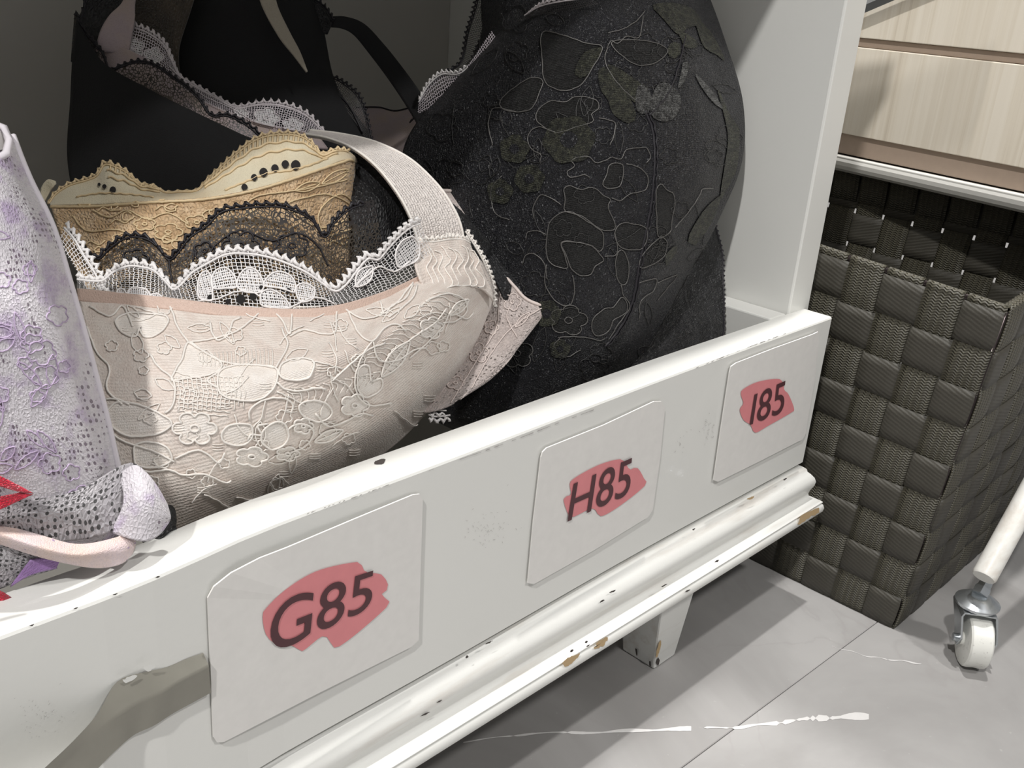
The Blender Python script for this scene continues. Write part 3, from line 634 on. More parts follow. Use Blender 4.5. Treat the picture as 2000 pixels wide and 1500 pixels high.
# wooden unit standing on the shelf
wu = thing('wooden_drawer_unit', tuple(along(.1, .12, .0634)), 'pale wood drawer unit with grooved fronts standing on the white rack', 'cabinet')
def wz(x, y, o_):      # height of a picked line on a plane parallel to the rail
    r = ray(x, y); k = (ra + nv_ * o_ - CAM) @ nv_ / (r @ nv_); return (CAM + r * k)[2]
f0 = .006; z0 = .0636; z1 = (wz(1650, 262, f0) + wz(2000, 328, f0)) / 2; z2 = (wz(1683, 92, f0) + wz(2000, 128, f0)) / 2; z3 = (wz(1686, 72, f0) + wz(2000, 108, f0)) / 2
def wbox(name, t0, t1, o0, o1, za, zb, mat, bw=.0006):
    V = [along(t, o_, z) for z in (za, zb) for t, o_ in ((t0, o0), (t1, o0), (t1, o1), (t0, o1))]; o = mk(name, V, BF, mat, wu)
    bm = bmesh.new(); bm.from_mesh(o.data); bmesh.ops.recalc_face_normals(bm, faces=bm.faces); bm.to_mesh(o.data); bm.free(); bevel(o, bw); return o
wbox('plinth', ta + .02, tb - .02, f0 + .004, .23, z0, z1, M['wood_shaded'])['label'] = 'recessed plinth, its shade painted brown'
wbox('drawer_front', ta + .01, tb - .01, f0, f0 + .014, z1, z2, M['wood'])
wbox('finger_groove', ta + .02, tb - .02, f0 + .0035, .23, z2 + .0002, z3 - .0002, M['wood_shaded'])['label'] = 'recessed groove between the fronts, its shade painted brown'
wbox('drawer_front', ta + .01, tb - .01, f0, f0 + .014, z3, z3 + .11, M['wood'])
wbox('body', ta + .02, tb - .02, f0 + .0155, .225, z1 + .0002, z2, M['wood']); wbox('body', ta + .02, tb - .02, f0 + .0155, .225, z3, z3 + .13, M['wood'])
# grey metal brace at the top of the view
mb = MB(); a_ = along(0, -.008, 0); 
def wpt(x, y, o_): r = ray(x, y); return CAM + r * ((ra + nv_ * o_ - CAM) @ nv_ / (r @ nv_))
P0 = wpt(1660, 26, -.006); P1 = wpt(1775, -24, -.006); P2 = P1 + (P1 - P0) * 1.5
mb.tube(np.array([P0 - (P1 - P0) * .8, P0, P1, P2]), .0042, 4, up=nv_); br = mb.build('brace', M['steel_dark'], rack, False); br['label'] = 'grey diagonal metal brace'
# ================================================================ GARMENTS IN THE DRAWER
def T(sx, sy, k): return lambda pts: [(sx + x * k, sy + y * k) for x, y in pts]
def motifs(sf, mat_c, mat_f, par, specs, r=.0003, off=.0004, cname='lace_cord', fname='lace_petal'):
    mc = MB(); petals = []
    def fill_px(_, sf_, pts):
        m1 = MB(); globals()['fill_px'](m1, sf_, pts); petals.append(m1.build(fname, mat_f, par))
    mf = None
    for sp in specs:
        kind = sp[0]
        if kind == 'f':
            _, x, y, rad, k, ph, sq_ = sp; c = flower(x, y, rad, k, ph, sq_); cord_px(mc, sf, c, r, off=off, closed=True, n=70); fill_px(mf, sf, c[::2]); cord_px(mc, sf, flower(x, y, rad * .22, 4, 0, sq_, .1, 12), r, off=off, closed=True, n=18)
        elif kind == 'l':
            _, x, y, l, w, a = sp; c = leafp(x, y, l, w, a); cord_px(mc, sf, c, r, off=off, closed=True, n=50); fill_px(mf, sf, c); ca, sa = math.cos(a), math.sin(a); cord_px(mc, sf, [(x - l * ca, y - l * sa), (x, y), (x + l * .8 * ca, y + l * .8 * sa)], r * .8, off=off)
        elif kind == 'c': cord_px(mc, sf, sp[1], r, .35, off=off)
        elif kind == 'p': cord_px(mc, sf, sp[1], r, .35, off=off, closed=True); fill_px(mf, sf, sp[1])
    a = mc.build(cname, mat_c, par); return a, petals
def band(name, pts, wid, mat, par, lab=None, th=.0008, nr=.0):
    """flat strap through (x, y, distance, half-width in photo pixels) points"""
    A, B = [], []
    for k, (x, y, d, w) in enumerate(pts):
        q = np.array(pts)[:, :2]; t = q[min(k + 1, len(q) - 1)] - q[max(k - 1, 0)]; t = t / np.linalg.norm(t); nn = np.array([-t[1], t[0]]) * w
        A.append((x + nn[0], y + nn[1], d)); B.append((x - nn[0], y - nn[1], d + nr))
    s = Surf([A, B], 60, 8); o = s.mesh(name, mat, par, th); 
    if lab: o['label'] = lab
    return s, o
# ---------------------------------------------------------------- big black floral bra (right)
g = thing('floral_bra', tuple(atd(1150, 700, .44)), 'large black floral lace bra cup standing against the right wall of the drawer', 'bra', 'bras in the drawer')
cup = Surf([[(900, 848, .505), (985, 858, .510), (1080, 800, .515), (1180, 760, .525), (1265, 722, .545)],
            [(840, 805, .485), (960, 820, .478), (1080, 775, .480), (1185, 735, .495), (1262, 690, .520)],
            [(835, 690, .480), (975, 690, .468), (1120, 650, .462), (1262, 588, .480), (1342, 540, .532)],
            [(815, 560, .485), (955, 540, .466), (1130, 500, .448), (1308, 450, .476), (1402, 432, .548)],
            [(790, 420, .490), (935, 390, .464), (1130, 345, .440), (1345, 330, .474), (1449, 318, .557)],
            [(788, 290, .495), (925, 245, .466), (1130, 200, .440), (1335, 195, .472), (1453, 205, .557)],
            [(848, 192, .500), (945, 130, .472), (1130, 60, .446), (1305, 50, .470), (1420, 88, .545)],
            [(935, 88, .505), (1000, 35, .478), (1135, -40, .454), (1285, -50, .474), (1388, 0, .530)],
            [(935, -60, .510), (1030, -100, .485), (1150, -140, .466), (1270, -140, .480), (1350, -95, .520)]], 120, 120, .0005, 3, .03)
cup.mesh('cup', M['floral'], g, .003)
Z5 = T(780, 0, .36); Z6 = T(780, 300, .36)
B = [('p', Z5([(775, 180), (778, 330), (790, 440), (850, 485), (920, 490), (990, 455), (1040, 380), (1100, 260), (1010, 235), (880, 190)])),
     ('p', Z5([(780, 440), (760, 510), (720, 590), (640, 610), (560, 590), (560, 540), (640, 470), (720, 425)])), ('c', Z5([(640, 610), (520, 590), (490, 660), (490, 700), (512, 790)])),
     ('p', Z5([(750, 660), (755, 600), (820, 550), (900, 555), (940, 530), (1000, 525), (1070, 545), (1080, 590), (1040, 620), (1050, 660), (960, 690), (850, 720)])),
     ('c', Z5([(850, 720), (760, 690), (710, 720), (700, 760), (720, 810), (770, 840), (765, 880)])), ('c', Z5([(1080, 640), (1130, 650), (1170, 670), (1160, 740), (1140, 790)])),
     ('p', Z5([(1150, 230), (1200, 300), (1290, 355), (1390, 340), (1450, 280), (1400, 240), (1290, 220)])),
     ('c', Z5([(1320, 90), (1310, 160), (1290, 210), (1230, 200), (1180, 240), (1150, 220), (1130, 250)])), ('c', Z5([(1130, 250), (1115, 330), (1160, 420), (1240, 510), (1340, 590)])), ('c', Z5([(1130, 180), (1210, 160), (1290, 110), (1330, 60)])),
     ('p', Z6([(805, 430), (820, 370), (870, 325), (930, 315), (990, 350), (1060, 395), (1100, 430), (1105, 490), (1085, 530), (1040, 500), (960, 480), (880, 480), (900, 560), (910, 620), (830, 600), (800, 540)])),
     ('p', Z6([(880, 485), (960, 480), (1040, 500), (1085, 545), (1105, 580), (1060, 610), (1035, 655), (980, 660), (930, 620), (910, 560)])),
     ('p', Z6([(900, 250), (895, 190), (930, 175), (980, 195), (1050, 185), (1110, 230), (1145, 250), (1130, 290), (1160, 360), (1165, 410), (1090, 410), (990, 340), (900, 310)])),
     ('c', Z6([(730, 350), (730, 290), (770, 225), (840, 250), (880, 280)])), ('c', Z6([(690, 470), (700, 425), (760, 420), (800, 440)])), ('c', Z6([(670, 600), (690, 550), (740, 545), (790, 600), (800, 680)])),
     ('c', Z6([(930, 40), (970, 20), (1030, 20), (1060, 50), (1110, 40), (1150, 20), (1200, 30), (1230, -20), (1290, -30), (1340, -30), (1360, 20), (1340, 50)])), ('c', Z6([(930, 40), (950, 70), (910, 100), (930, 130), (1000, 115), (1030, 130)])),
     ('p', Z6([(1120, 120), (1140, 60), (1200, 55), (1215, 80), (1200, 170), (1140, 190), (1100, 170)])), ('c', Z6([(1230, 55), (1290, 70), (1340, 110), (1350, 160), (1330, 200), (1250, 220), (1200, 255), (1150, 240)])),
     ('p', Z6([(1390, 260), (1395, 190), (1420, 165), (1450, 200), (1480, 215), (1490, 270), (1470, 370), (1465, 420), (1400, 450), (1392, 340)])), ('c', Z6([(1490, 400), (1560, 320), (1620, 230), (1640, 190), (1700, 190)])),
     ('p', Z6([(1185, 530), (1170, 600), (1185, 690), (1225, 710), (1245, 640), (1235, 570), (1210, 525)])), ('p', Z6([(1165, 430), (1200, 380), (1260, 380), (1340, 410), (1320, 510), (1240, 520), (1190, 500)])),
     ('c', Z6([(800, 600), (790, 700), (830, 780), (880, 820), (930, 815), (950, 740), (940, 660)])), ('c', Z6([(1110, 555), (1170, 550), (1180, 500), (1165, 430)])),
     ('p', Z6([(1040, 950), (1050, 890), (1110, 840), (1160, 830), (1200, 780), (1230, 800), (1230, 860), (1160, 900), (1130, 960), (1070, 985)])), ('c', Z6([(1200, 710), (1215, 770), (1250, 830), (1180, 930), (1130, 1010)])),
     ('c', Z6([(860, 995), (940, 990), (1020, 995), (1080, 1010), (1110, 1000)])), ('c', Z6([(870, 1000), (840, 1040), (900, 1100), (980, 1060)])), ('f', 1110, 625, 34, 5, .3, .8), ('f', 930, 600, 40, 6, 0, .9), ('c', Z6([(560, 120), (500, 200), (520, 320), (600, 360)])),
     ('p', Z6([(1310, 560), (1400, 460), (1440, 470), (1440, 540), (1390, 590), (1310, 620)])), ('c', Z6([(1300, 700), (1390, 680), (1380, 740), (1310, 800), (1300, 900)])), ('c', Z6([(1400, 700), (1480, 670), (1510, 660), (1450, 740), (1400, 800)])), ('f', 1010, 690, 30, 5, 1, .9), ('f', 870, 480, 30, 5, 0, 1.2)]
motifs(cup, M['grey_cord'], M['floral_fill'], g, B, .00026, .0004)
mb = MB(); rs = np.random.RandomState(77)
for k in range(110):
    x = rs.uniform(800, 1440); y = rs.uniform(10, 790)
    if rs.rand() < .5: cord_px(mb, cup, flower(x, y, rs.uniform(13, 30), 5, rs.uniform(0, 3), .9), .00018, .5, off=.0003, closed=True, n=40)
    elif rs.rand() < .5: cord_px(mb, cup, leafp(x, y, rs.uniform(16, 36), rs.uniform(7, 13), rs.uniform(0, 3)), .00018, .4, off=.0003, closed=True, n=30)
    else:
        a_ = rs.uniform(0, 3); cord_px(mb, cup, [(x - 40 * math.cos(a_), y - 40 * math.sin(a_)), (x + rs.uniform(-14, 14), y + rs.uniform(-14, 14)), (x + 40 * math.cos(a_), y + 40 * math.sin(a_))], .00018, .6, off=.0003)
mb.build('fine_lace_cord', M['fine_cord'], g)['kind'] = 'stuff'
def one(nm, mat, sf_, pts, off, rings, lab=None):
    m1 = MB(); fill_px(m1, sf_, pts, off, rings); o = m1.build(nm, mat, g)
    if lab: o['label'] = lab
for pts in ([(1080, 380), (1130, 370), (1200, 450), (1270, 580), (1280, 640), (1240, 670), (1160, 620), (1130, 540), (1090, 480)], [(1130, 350), (1200, 380), (1310, 460), (1345, 530), (1280, 560), (1220, 500), (1160, 430)], [(1000, 290), (1100, 260), (1060, 350), (1000, 420), (950, 400)],
            [(1500, 170), (1560, 190), (1610, 230), (1600, 260), (1540, 260), (1520, 220)], [(1460, 240), (1510, 240), (1515, 290), (1480, 320), (1450, 290)], [(1600, 100), (1680, 160), (1760, 330), (1720, 300), (1650, 260), (1620, 190)],
            [(1720, 480), (1800, 640), (1840, 700), (1830, 900), (1790, 1000), (1740, 1080), (1760, 900), (1780, 760), (1760, 640)], [(1640, 1150), (1740, 1060), (1700, 1180), (1600, 1330), (1560, 1290)], [(1440, 1380), (1500, 1330), (1500, 1370), (1450, 1440)], [(1370, 30), (1500, 20), (1600, 60), (1640, 130), (1560, 150), (1500, 190), (1420, 100)]):
    one('olive_leaf', M['olive_fill'], cup, Z5(pts), .00055, 5, 'olive green leaf')
for x, y, r_, k in ((920, 760, 135, 6), (630, 810, 80, 5), (550, 1040, 70, 5), (710, 970, 80, 6), (800, 1700, 75, 6), (870, 1060 + 830, 55, 5)):
    q = Z5([(x, y)])[0]; one('olive_flower', M['olive_fill'], cup, flower(q[0], q[1], r_ * .36, k, .4, .95, .16)[::2], .0006, 5, 'olive green flower'); one('flower_eye', M['floral'], cup, flower(q[0], q[1], r_ * .12, 4, 0, 1, .1)[::4], .0008, 2)
for pts in ([(1370, 520), (1400, 460), (1450, 450), (1510, 500), (1525, 570), (1490, 640), (1420, 660), (1360, 620)], [(1290, 470), (1340, 470), (1370, 560), (1330, 620), (1280, 590)], [(1530, 340), (1560, 350), (1545, 430), (1510, 480), (1520, 400)], [(1600, 400), (1680, 480), (1750, 590), (1700, 560), (1620, 450)]):
    one('silver_leaf', M['silver_fill'], cup, Z5(pts), .0006, 5, 'silvery leaf beside the seam')
mb = MB(); sm = Z5([(1490, 160), (1530, 260), (1545, 330)]) + Z5([(1330, 600), (1365, 680), (1380, 760), (1385, 880), (1380, 980), (1368, 1100), (1345, 1220), (1320, 1340), (1300, 1450), (1275, 1600), (1240, 1700), (1180, 1800), (1110, 1880)])
cord_px(mb, cup, sm[3:], .0007, .3, off=.0001); cord_px(mb, cup, [(x + 5, y) for x, y in sm[3:]], .0004, .8, off=.0003); cord_px(mb, cup, [(1336, 70), (1325, 120), (1315, 160), (1300, 190), (1268, 225)], .0005, .6, off=.0004)
mb.build('seam', M['black_cord'], g)
# black scalloped rim and the wing behind the cup
rim = Surf([[(800, 240, .503), (850, 190, .505), (905, 150, .505), (935, 90, .508), (975, 20, .508), (1000, -40, .51)], [(808, 222, .509), (838, 165, .511), (872, 140, .512), (900, 118, .512), (912, 60, .514), (925, 20, .516), (940, -40, .52)]], 90, 14)
rim.mesh('rim_lace', M['black_net2'], g); mb = MB(); picot(mb, rim, 1, 0, 1, .003, .0010, .0005); picot(mb, rim, .1, 0, 1, .003, .0008, .0004); mb.build('rim_cord', M['black_cord'], g)
wing = Surf([[(1395, 440, .575), (1412, 520, .578), (1416, 620, .565), (1405, 672, .548), (1380, 690, .535)], [(1350, 470, .565), (1350, 560, .560), (1345, 640, .545), (1330, 690, .530), (1300, 712, .525)], [(1280, 560, .545), (1265, 640, .530), (1240, 700, .515), (1215, 735, .505), (1185, 752, .50)]], 50, 40, .0012, 9, .02)
wing.mesh('wing', M['black_lace'], g, .0012); mb = MB(); picot(mb, wing, 0, 0, 1, .003, .0005, .0005, side=-1); mb.build('wing_hem', M['black_cord'], g)
# ---------------------------------------------------------------- white lace bra just showing inside it
g = thing('white_lace_bra', tuple(atd(870, 170, .48)), 'white lace bra edge peeping out behind the large black floral cup', 'bra', 'bras in the drawer')
s = Surf([[(815, 225, .500), (850, 205, .496), (880, 185, .492), (920, 150, .489), (980, 90, .486)], [(818, 195, .498), (835, 165, .4965), (862, 142, .4935), (905, 135, .489), (960, 60, .484)]], 70, 12); s.mesh('lace_band', M['white_net2'], g); mb = MB(); picot(mb, s, 1, 0, .62, .0026, .0009, .0005, off=.0004); mb.build('picot_edge', M['white_cord'], g)
s = Surf([[(1000, 46, .468), (1055, 30, .458), (1115, 22, .450), (1170, 8, .446)], [(1028, 28, .464), (1056, 8, .457), (1090, -2, .451), (1150, -8, .446)]], 50, 10); s.mesh('lace_band', M['black_net2'], g); mb = MB(); picot(mb, s, 1, 0, .9, .0026, .001, .0005); mb.build('picot_edge', M['pale_cord'], g)
# ---------------------------------------------------------------- black bra at the back left
g = thing('black_bra', tuple(atd(330, 330, .43)), 'plain black bra cup with black scalloped lace, front one of the back-left stack', 'bra', 'bras in the drawer')
s = Surf([[(150, 420, .425), (280, 440, .415), (420, 430, .412), (560, 400, .418), (690, 380, .43)],
          [(130, 300, .432), (260, 320, .418), (400, 330, .412), (540, 330, .418), (660, 310, .435)],
          [(136, 180, .44), (240, 210, .428), (350, 250, .420), (480, 285, .422), (600, 290, .438)],
          [(150, 40, .452), (200, 120, .440), (300, 178, .430), (410, 232, .430), (530, 290, .442)]], 70, 60, .0006, 5, .04)
s.mesh('cup', M['black'], g, .002)
s = Surf([[(140, 90, .450), (200, 140, .440), (300, 185, .430), (400, 238, .430), (530, 292, .442)],
          [(146, 28, .455), (165, 60, .452), (198, 100, .448), (212, 137, .443), (240, 128, .441), (270, 120, .439), (302, 126, .437), (335, 148, .436), (362, 166, .435), (388, 190, .434), (412, 224, .434), (445, 224, .436), (480, 240, .438), (508, 262, .440), (540, 296, .443)]], 140, 16)
s.mesh('lace_band', M['black_net'], g)['label'] = 'see-through black lace band'; mb = MB(); picot(mb, s, 1, .02, 1, .0034, .0009, .0006, off=.0004); mb.build('picot_edge', M['black_cord'], g)
s = Surf([[(138, 120, .458), (190, 110, .458), (240, 60, .458)], [(145, 30, .46), (160, 26, .46), (178, -20, .46), (245, -30, .46)]], 40, 12); s.mesh('wing', M['black_lace'], g, .001); mb = MB(); picot(mb, s, 1, 0, 1, .004, .0014, .0006); mb.build('wing_picot', M['black_cord'], g)
g = thing('mauve_bra', tuple(atd(430, 210, .45)), 'mauve bra with pale scalloped lace tucked inside the plain black one', 'bra', 'bras in the drawer')
s = Surf([[(190, 130, .452), (215, 150, .449), (300, 175, .444), (400, 235, .442), (520, 285, .450), (640, 290, .46)], [(192, 100, .458), (225, 90, .455), (290, 118, .450), (390, 190, .448), (500, 235, .454), (620, 262, .464)]], 60, 30, .0006, 2, .02)
s.mesh('cup', M['lilac_in'], g, .0015)
l2 = Surf([[(195, 120, .4555), (300, 130, .450), (390, 195, .447), (500, 240, .452), (630, 265, .462)], [(205, 30, .462), (248, 44, .460), (288, 58, .458), (320, 82, .456), (335, 112, .454), (352, 148, .453), (385, 168, .453), (425, 190, .455), (462, 207, .456), (515, 199, .458), (560, 204, .461), (600, 222, .464), (632, 255, .467)]], 140, 18)
l2.mesh('lace_band', M['white_net2'], g); mb = MB(); picot(mb, l2, 1, .04, 1, .0034, .0013, .0006); mb.build('picot_edge', M['pale_cord'], g)
motifs(l2, M['pale_cord'], M['white_fill'], g, [('f', 300, 112, 19, 5, 0, .9), ('f', 262, 95, 20, 5, 1, 1), ('f', 520, 232, 24, 5, 0, .8), ('f', 572, 245, 20, 5, .5, .7), ('f', 470, 222, 14, 5, 0, .7), ('c', [(330, 130), (360, 160), (400, 190), (450, 212), (490, 235)])], .00025)
s = Surf([[(186, 100, .4535), (196, 62, .4545), (214, 30, .456), (240, 0, .459), (252, -50, .463)], [(250, 105, .4535), (258, 60, .4545), (262, 30, .456), (263, 0, .459), (274, -50, .463)]], 30, 14, .0004, 6, .02); s.mesh('strap', M['lilac_in'], g, .001)
g = thing('brown_lace_bra', tuple(atd(320, 80, .47)), 'brownish black lace bra at the top left, behind the mauve one', 'bra', 'bras in the drawer')
s = Surf([[(245, 110, .468), (300, 150, .464), (360, 190, .464)], [(258, 30, .472), (310, 40, .470), (350, 90, .468)], [(262, -60, .476), (330, -60, .474), (390, -40, .472)]], 40, 30, .0008, 3, .02); s.mesh('cup', M['brown_lace'], g, .0012); mb = MB(); picot(mb, s, 1, 0, 1, .004, .0012, .0005); mb.build('picot_edge', M['black_cord'], g)
# ---------------------------------------------------------------- inner black bra, strap and lace edges
g = thing('black_strap_bra', tuple(atd(560, 180, .48)), 'black bra with a long black strap reaching across to the floral cup', 'bra', 'bras in the drawer')
s = Surf([[(350, 260, .470), (450, 300, .466), (560, 330, .47), (660, 320, .48), (735, 300, .49)], [(335, 130, .478), (440, 170, .468), (550, 200, .470), (640, 215, .482), (722, 262, .492)], [(330, 0, .49), (430, 20, .478), (530, 30, .478), (600, 80, .488), (655, 165, .496)], [(330, -80, .50), (430, -80, .49), (520, -80, .49), (590, -40, .498), (632, 60, .503)]], 60, 60, .0008, 8, .04); s.mesh('cup', M['black'], g, .0025)
s = Surf([[(590, 120, .492), (640, 180, .490), (690, 235, .488), (725, 290, .488)], [(624, 70, .500), (622, 105, .499), (632, 138, .497), (668, 158, .495), (700, 185, .493), (716, 225, .492), (728, 290, .49)]], 80, 14); s.mesh('side_lace', M['black_net2'], g); mb = MB(); picot(mb, s, 1, 0, 1, .003, .001, .0005); cord_px(mb, s, [(608, 110), (640, 165), (680, 205), (708, 260)], .0005); mb.build('side_picot', M['black_cord'], g)
s = Surf([[(540, 40, .497), (590, 60, .499), (640, 66, .502)], [(545, -30, .50), (600, -10, .502), (632, 10, .503), (652, 38, .503)]], 40, 12); s.mesh('upper_lace', M['black_lace'], g, .001); mb = MB(); picot(mb, s, 1, .1, 1, .003, .001, .0005); mb.build('upper_picot', M['black_cord'], g)
st = [(640, 42, .503, 10), (672, 44, .506, 12), (702, 58, .510, 15), (735, 95, .514, 17), (770, 140, .512, 18), (805, 190, .505, 19), (835, 240, .495, 19)]
s, o = band('strap', st, 0, M['black'], g, 'long flat black shoulder strap')
# cream strap hanging down
g = thing('cream_strap', tuple(atd(560, 60, .47)), 'narrow cream shoulder strap hanging down between the black cups', 'strap')
s = Surf([[(498, -40, .466), (512, 12, .464), (545, 72, .462), (575, 110, .461), (598, 140, .4605)], [(533, -40, .468), (542, 10, .466), (566, 62, .464), (586, 100, .4625), (601, 139, .461)]], 30, 8); s.mesh('strap_tape', M['strap_dim'], g, .0008)
# mauve wing lying at the back
g = thing('mauve_wing', tuple(atd(760, 240, .56)), 'greyish mauve bra wing lying at the back between the two black groups', 'fabric')
s = Surf([[(690, 208, .575), (740, 206, .585), (775, 212, .59), (830, 205, .58)], [(700, 250, .56), (750, 262, .565), (800, 262, .555), (840, 250, .55)], [(710, 320, .545), (760, 330, .545), (800, 325, .54), (850, 310, .535)]], 40, 24, .001, 4, .02); s.mesh('cloth', M['lilac_in'], g, .001); mb = MB(); cord_px(mb, s, [(694, 210), (740, 209), (775, 215), (828, 208)], .0006); mb.build('hem', M['black_cord'], g)
# ---------------------------------------------------------------- tan lace bra
g = thing('tan_lace_bra', tuple(atd(400, 450, .38)), 'tan and cream lace bra with straw-coloured scallops, nested in the blush stack', 'bra', 'bras in the drawer')
seam = [(98, 400, .3735), (200, 398, .3665), (310, 392, .362), (400, 386, .362), (500, 368, .366), (600, 338, .376), (672, 312, .394), (696, 318, .412)]
lo = Surf([[(190, 600, .352), (330, 600, .356), (470, 600, .362), (610, 590, .374), (680, 560, .398), (700, 540, .415)], [(125, 480, .362), (270, 500, .357), (420, 500, .360), (570, 470, .372), (672, 440, .396), (697, 430, .415)], seam], 100, 60, .0007, 6, .03)
lo.mesh('cup', M['beige'], g, .0015)
up_ = Surf([seam, [(96, 398, .378), (108, 378, .379), (135, 360, .379), (168, 350, .3785), (190, 340, .378), (204, 319, .378), (222, 322, .377), (245, 334, .3765), (272, 358, .375), (300, 364, .3745), (322, 376, .374), (352, 375, .374), (385, 372, .3745), (405, 352, .375), (430, 328, .376), (462, 298, .378), (500, 270, .381), (540, 260, .384), (580, 262, .388), (606, 276, .391), (628, 300, .393), (655, 292, .396), (678, 294, .402), (694, 306, .410), (698, 316, .414)]], 200, 24)
up_.mesh('lining_top', M['cream'], g, .0006)['label'] = 'cream lining above the seam'
mb = MB(); picot(mb, up_, 1, 0, .96, .0034, .0011, .0005, off=.0003)
for f_ in (.80, .62): 
    u = np.linspace(.50, .93, 60); mb.tube(up_.ev(u, np.full(60, f_) + .02 * np.sin(np.arange(60) * .9), .0004), .00045, 5)
    u = np.linspace(.20, .36, 30); mb.tube(up_.ev(u, np.full(30, f_) + .03 * np.sin(np.arange(30) * .9), .0004), .00045, 5)
for k in range(30):
    a_ = .50 + k * .0143; mb.tube(up_.ev([a_, a_ + .004], [.80, .985], .0003), .0004, 4)
for k in range(10):
    a_ = .21 + k * .014; mb.tube(up_.ev([a_, a_ + .003], [.80, .985], .0003), .0004, 4)
cord_px(mb, up_, [(440, 372), (490, 352), (530, 338), (560, 335), (600, 325), (640, 310)], .0005, .8); cord_px(mb, up_, [(150, 385), (200, 378), (250, 380), (300, 386)], .0004, .8)
cord_px(mb, lo, [(98, 404), (200, 402), (310, 396), (400, 390), (500, 372), (600, 340), (690, 309)], .0006, .3)
mb.build('scallop_cord', M['beige_cord'], g)
for k, (x, y, r_) in enumerate([(497, 349, 6), (515, 339, 8), (537, 331, 7), (557, 323, 7), (577, 325, 9), (222, 373, 6), (206, 366, 4), (196, 362, 3), (478, 368, 6)]): one('eyelet', M['beige_net'], up_, flower(x, y, r_, 4, 0, 1.1, .05, 12), .0007 - k * .00001, 2)
specs = [('c', [(180, 410), (215, 425), (250, 412), (290, 430), (330, 418), (370, 440)]), ('f', 330, 455, 26, 5, 0, .6), ('f', 285, 440, 20, 5, 1, .6), ('f', 385, 435, 22, 5, 0, .6), ('p', [(560, 400), (600, 385), (640, 380), (680, 400), (670, 430), (630, 445), (590, 430)]), ('p', [(620, 420), (660, 380), (690, 400), (695, 440), (650, 460), (640, 480)]), ('c', [(470, 410), (500, 385), (560, 375), (620, 365), (680, 350)]), ('c', [(480, 420), (520, 400), (570, 395)]), ('f', 240, 470, 20, 5, 0, .6), ('c', [(140, 420), (170, 450), (230, 450), (280, 470), (330, 490)]), ('l', 655, 345, 30, 9, -.5), ('l', 600, 365, 26, 8, -.3), ('f', 430, 420, 22, 5, 0, .6)]
rs = np.random.RandomState(19)
for k in range(34):
    x = rs.uniform(140, 680); y = rs.uniform(385, 520)
    specs.append(('c', [tuple(q) for q in flower(x, y, rs.uniform(7, 13), 5, rs.uniform(0, 3), .7)[::6]] ) if rs.rand() < .5 else ('c', [(x - 22, y + 4), (x - 8, y - 5), (x + 8, y + 3), (x + 22, y - 6)]))
motifs(lo, M['beige_cord'], M['beige'], g, specs, .00030)
s, o = band('strap_loop', [(84, 392, .395, 3), (88, 372, .395, 9), (98, 358, .394, 9), (108, 356, .394, 3)], 0, M['cream'], g, 'small cream strap tip', .0008)
# ---------------------------------------------------------------- black lace bra
g = thing('black_lace_bra', tuple(atd(520, 480, .37)), 'sheer black lace bra with gold glints lying over the tan lace one', 'bra', 'bras in the drawer')
s = Surf([[(195, 600, .350), (340, 600, .353), (500, 600, .358), (640, 590, .368), (760, 540, .388)],
          [(135, 450, .3605), (165, 480, .358), (190, 502, .3555), (212, 482, .355), (238, 464, .3545), (262, 458, .354), (290, 464, .3535), (312, 484, .3535), (328, 503, .3535), (345, 490, .3535), (368, 460, .354), (400, 438, .355), (430, 410, .356), (462, 403, .357), (500, 399, .358), (545, 399, .360), (580, 409, .362), (610, 428, .365), (632, 458, .367), (650, 430, .370), (684, 402, .375), (730, 390, .382)]], 220, 40)
s.mesh('lace_front', M['black_net'], g)['label'] = 'sheer black lace over gold'
mb = MB(); picot(mb, s, 1, .01, .97, .0036, .0009, .0006, off=.0005); mb.build('picot_edge', M['black_cord'], g)
motifs(s, M['black_cord'], M['black_net2'], g, [('c', [(400, 520), (420, 480), (470, 450), (530, 470), (580, 455), (620, 480), (640, 520)]), ('f', 470, 480, 34, 6, 0, .8), ('f', 570, 480, 30, 6, 1, .8), ('f', 265, 505, 24, 5, 0, .7), ('c', [(330, 505), (335, 540), (345, 570)]), ('f', 400, 490, 20, 5, .4, .8), ('c', [(360, 560), (375, 520), (380, 490)])], .0004)
bd = Surf([[(690, 570, .398), (760, 540, .408), (830, 500, .420), (900, 470, .436), (940, 520, .449)], [(690, 440, .396), (740, 400, .406), (800, 390, .420), (880, 400, .437), (960, 480, .454)], [(640, 305, .412), (700, 298, .424), (760, 318, .432), (830, 375, .442), (930, 450, .456)]], 60, 50, .0010, 11, .02); bd.mesh('side_panel', M['black_lace'], g, .0015)['label'] = 'rumpled black side panel'
s = Surf([[(895, 470, .455), (930, 490, .452), (960, 530, .452), (985, 585, .455)], [(915, 440, .462), (950, 480, .460), (990, 530, .460), (1030, 560, .462), (1020, 590, .460)]], 30, 14, .0008, 3, .02); s.mesh('wing', M['black_lace'], g, .001)
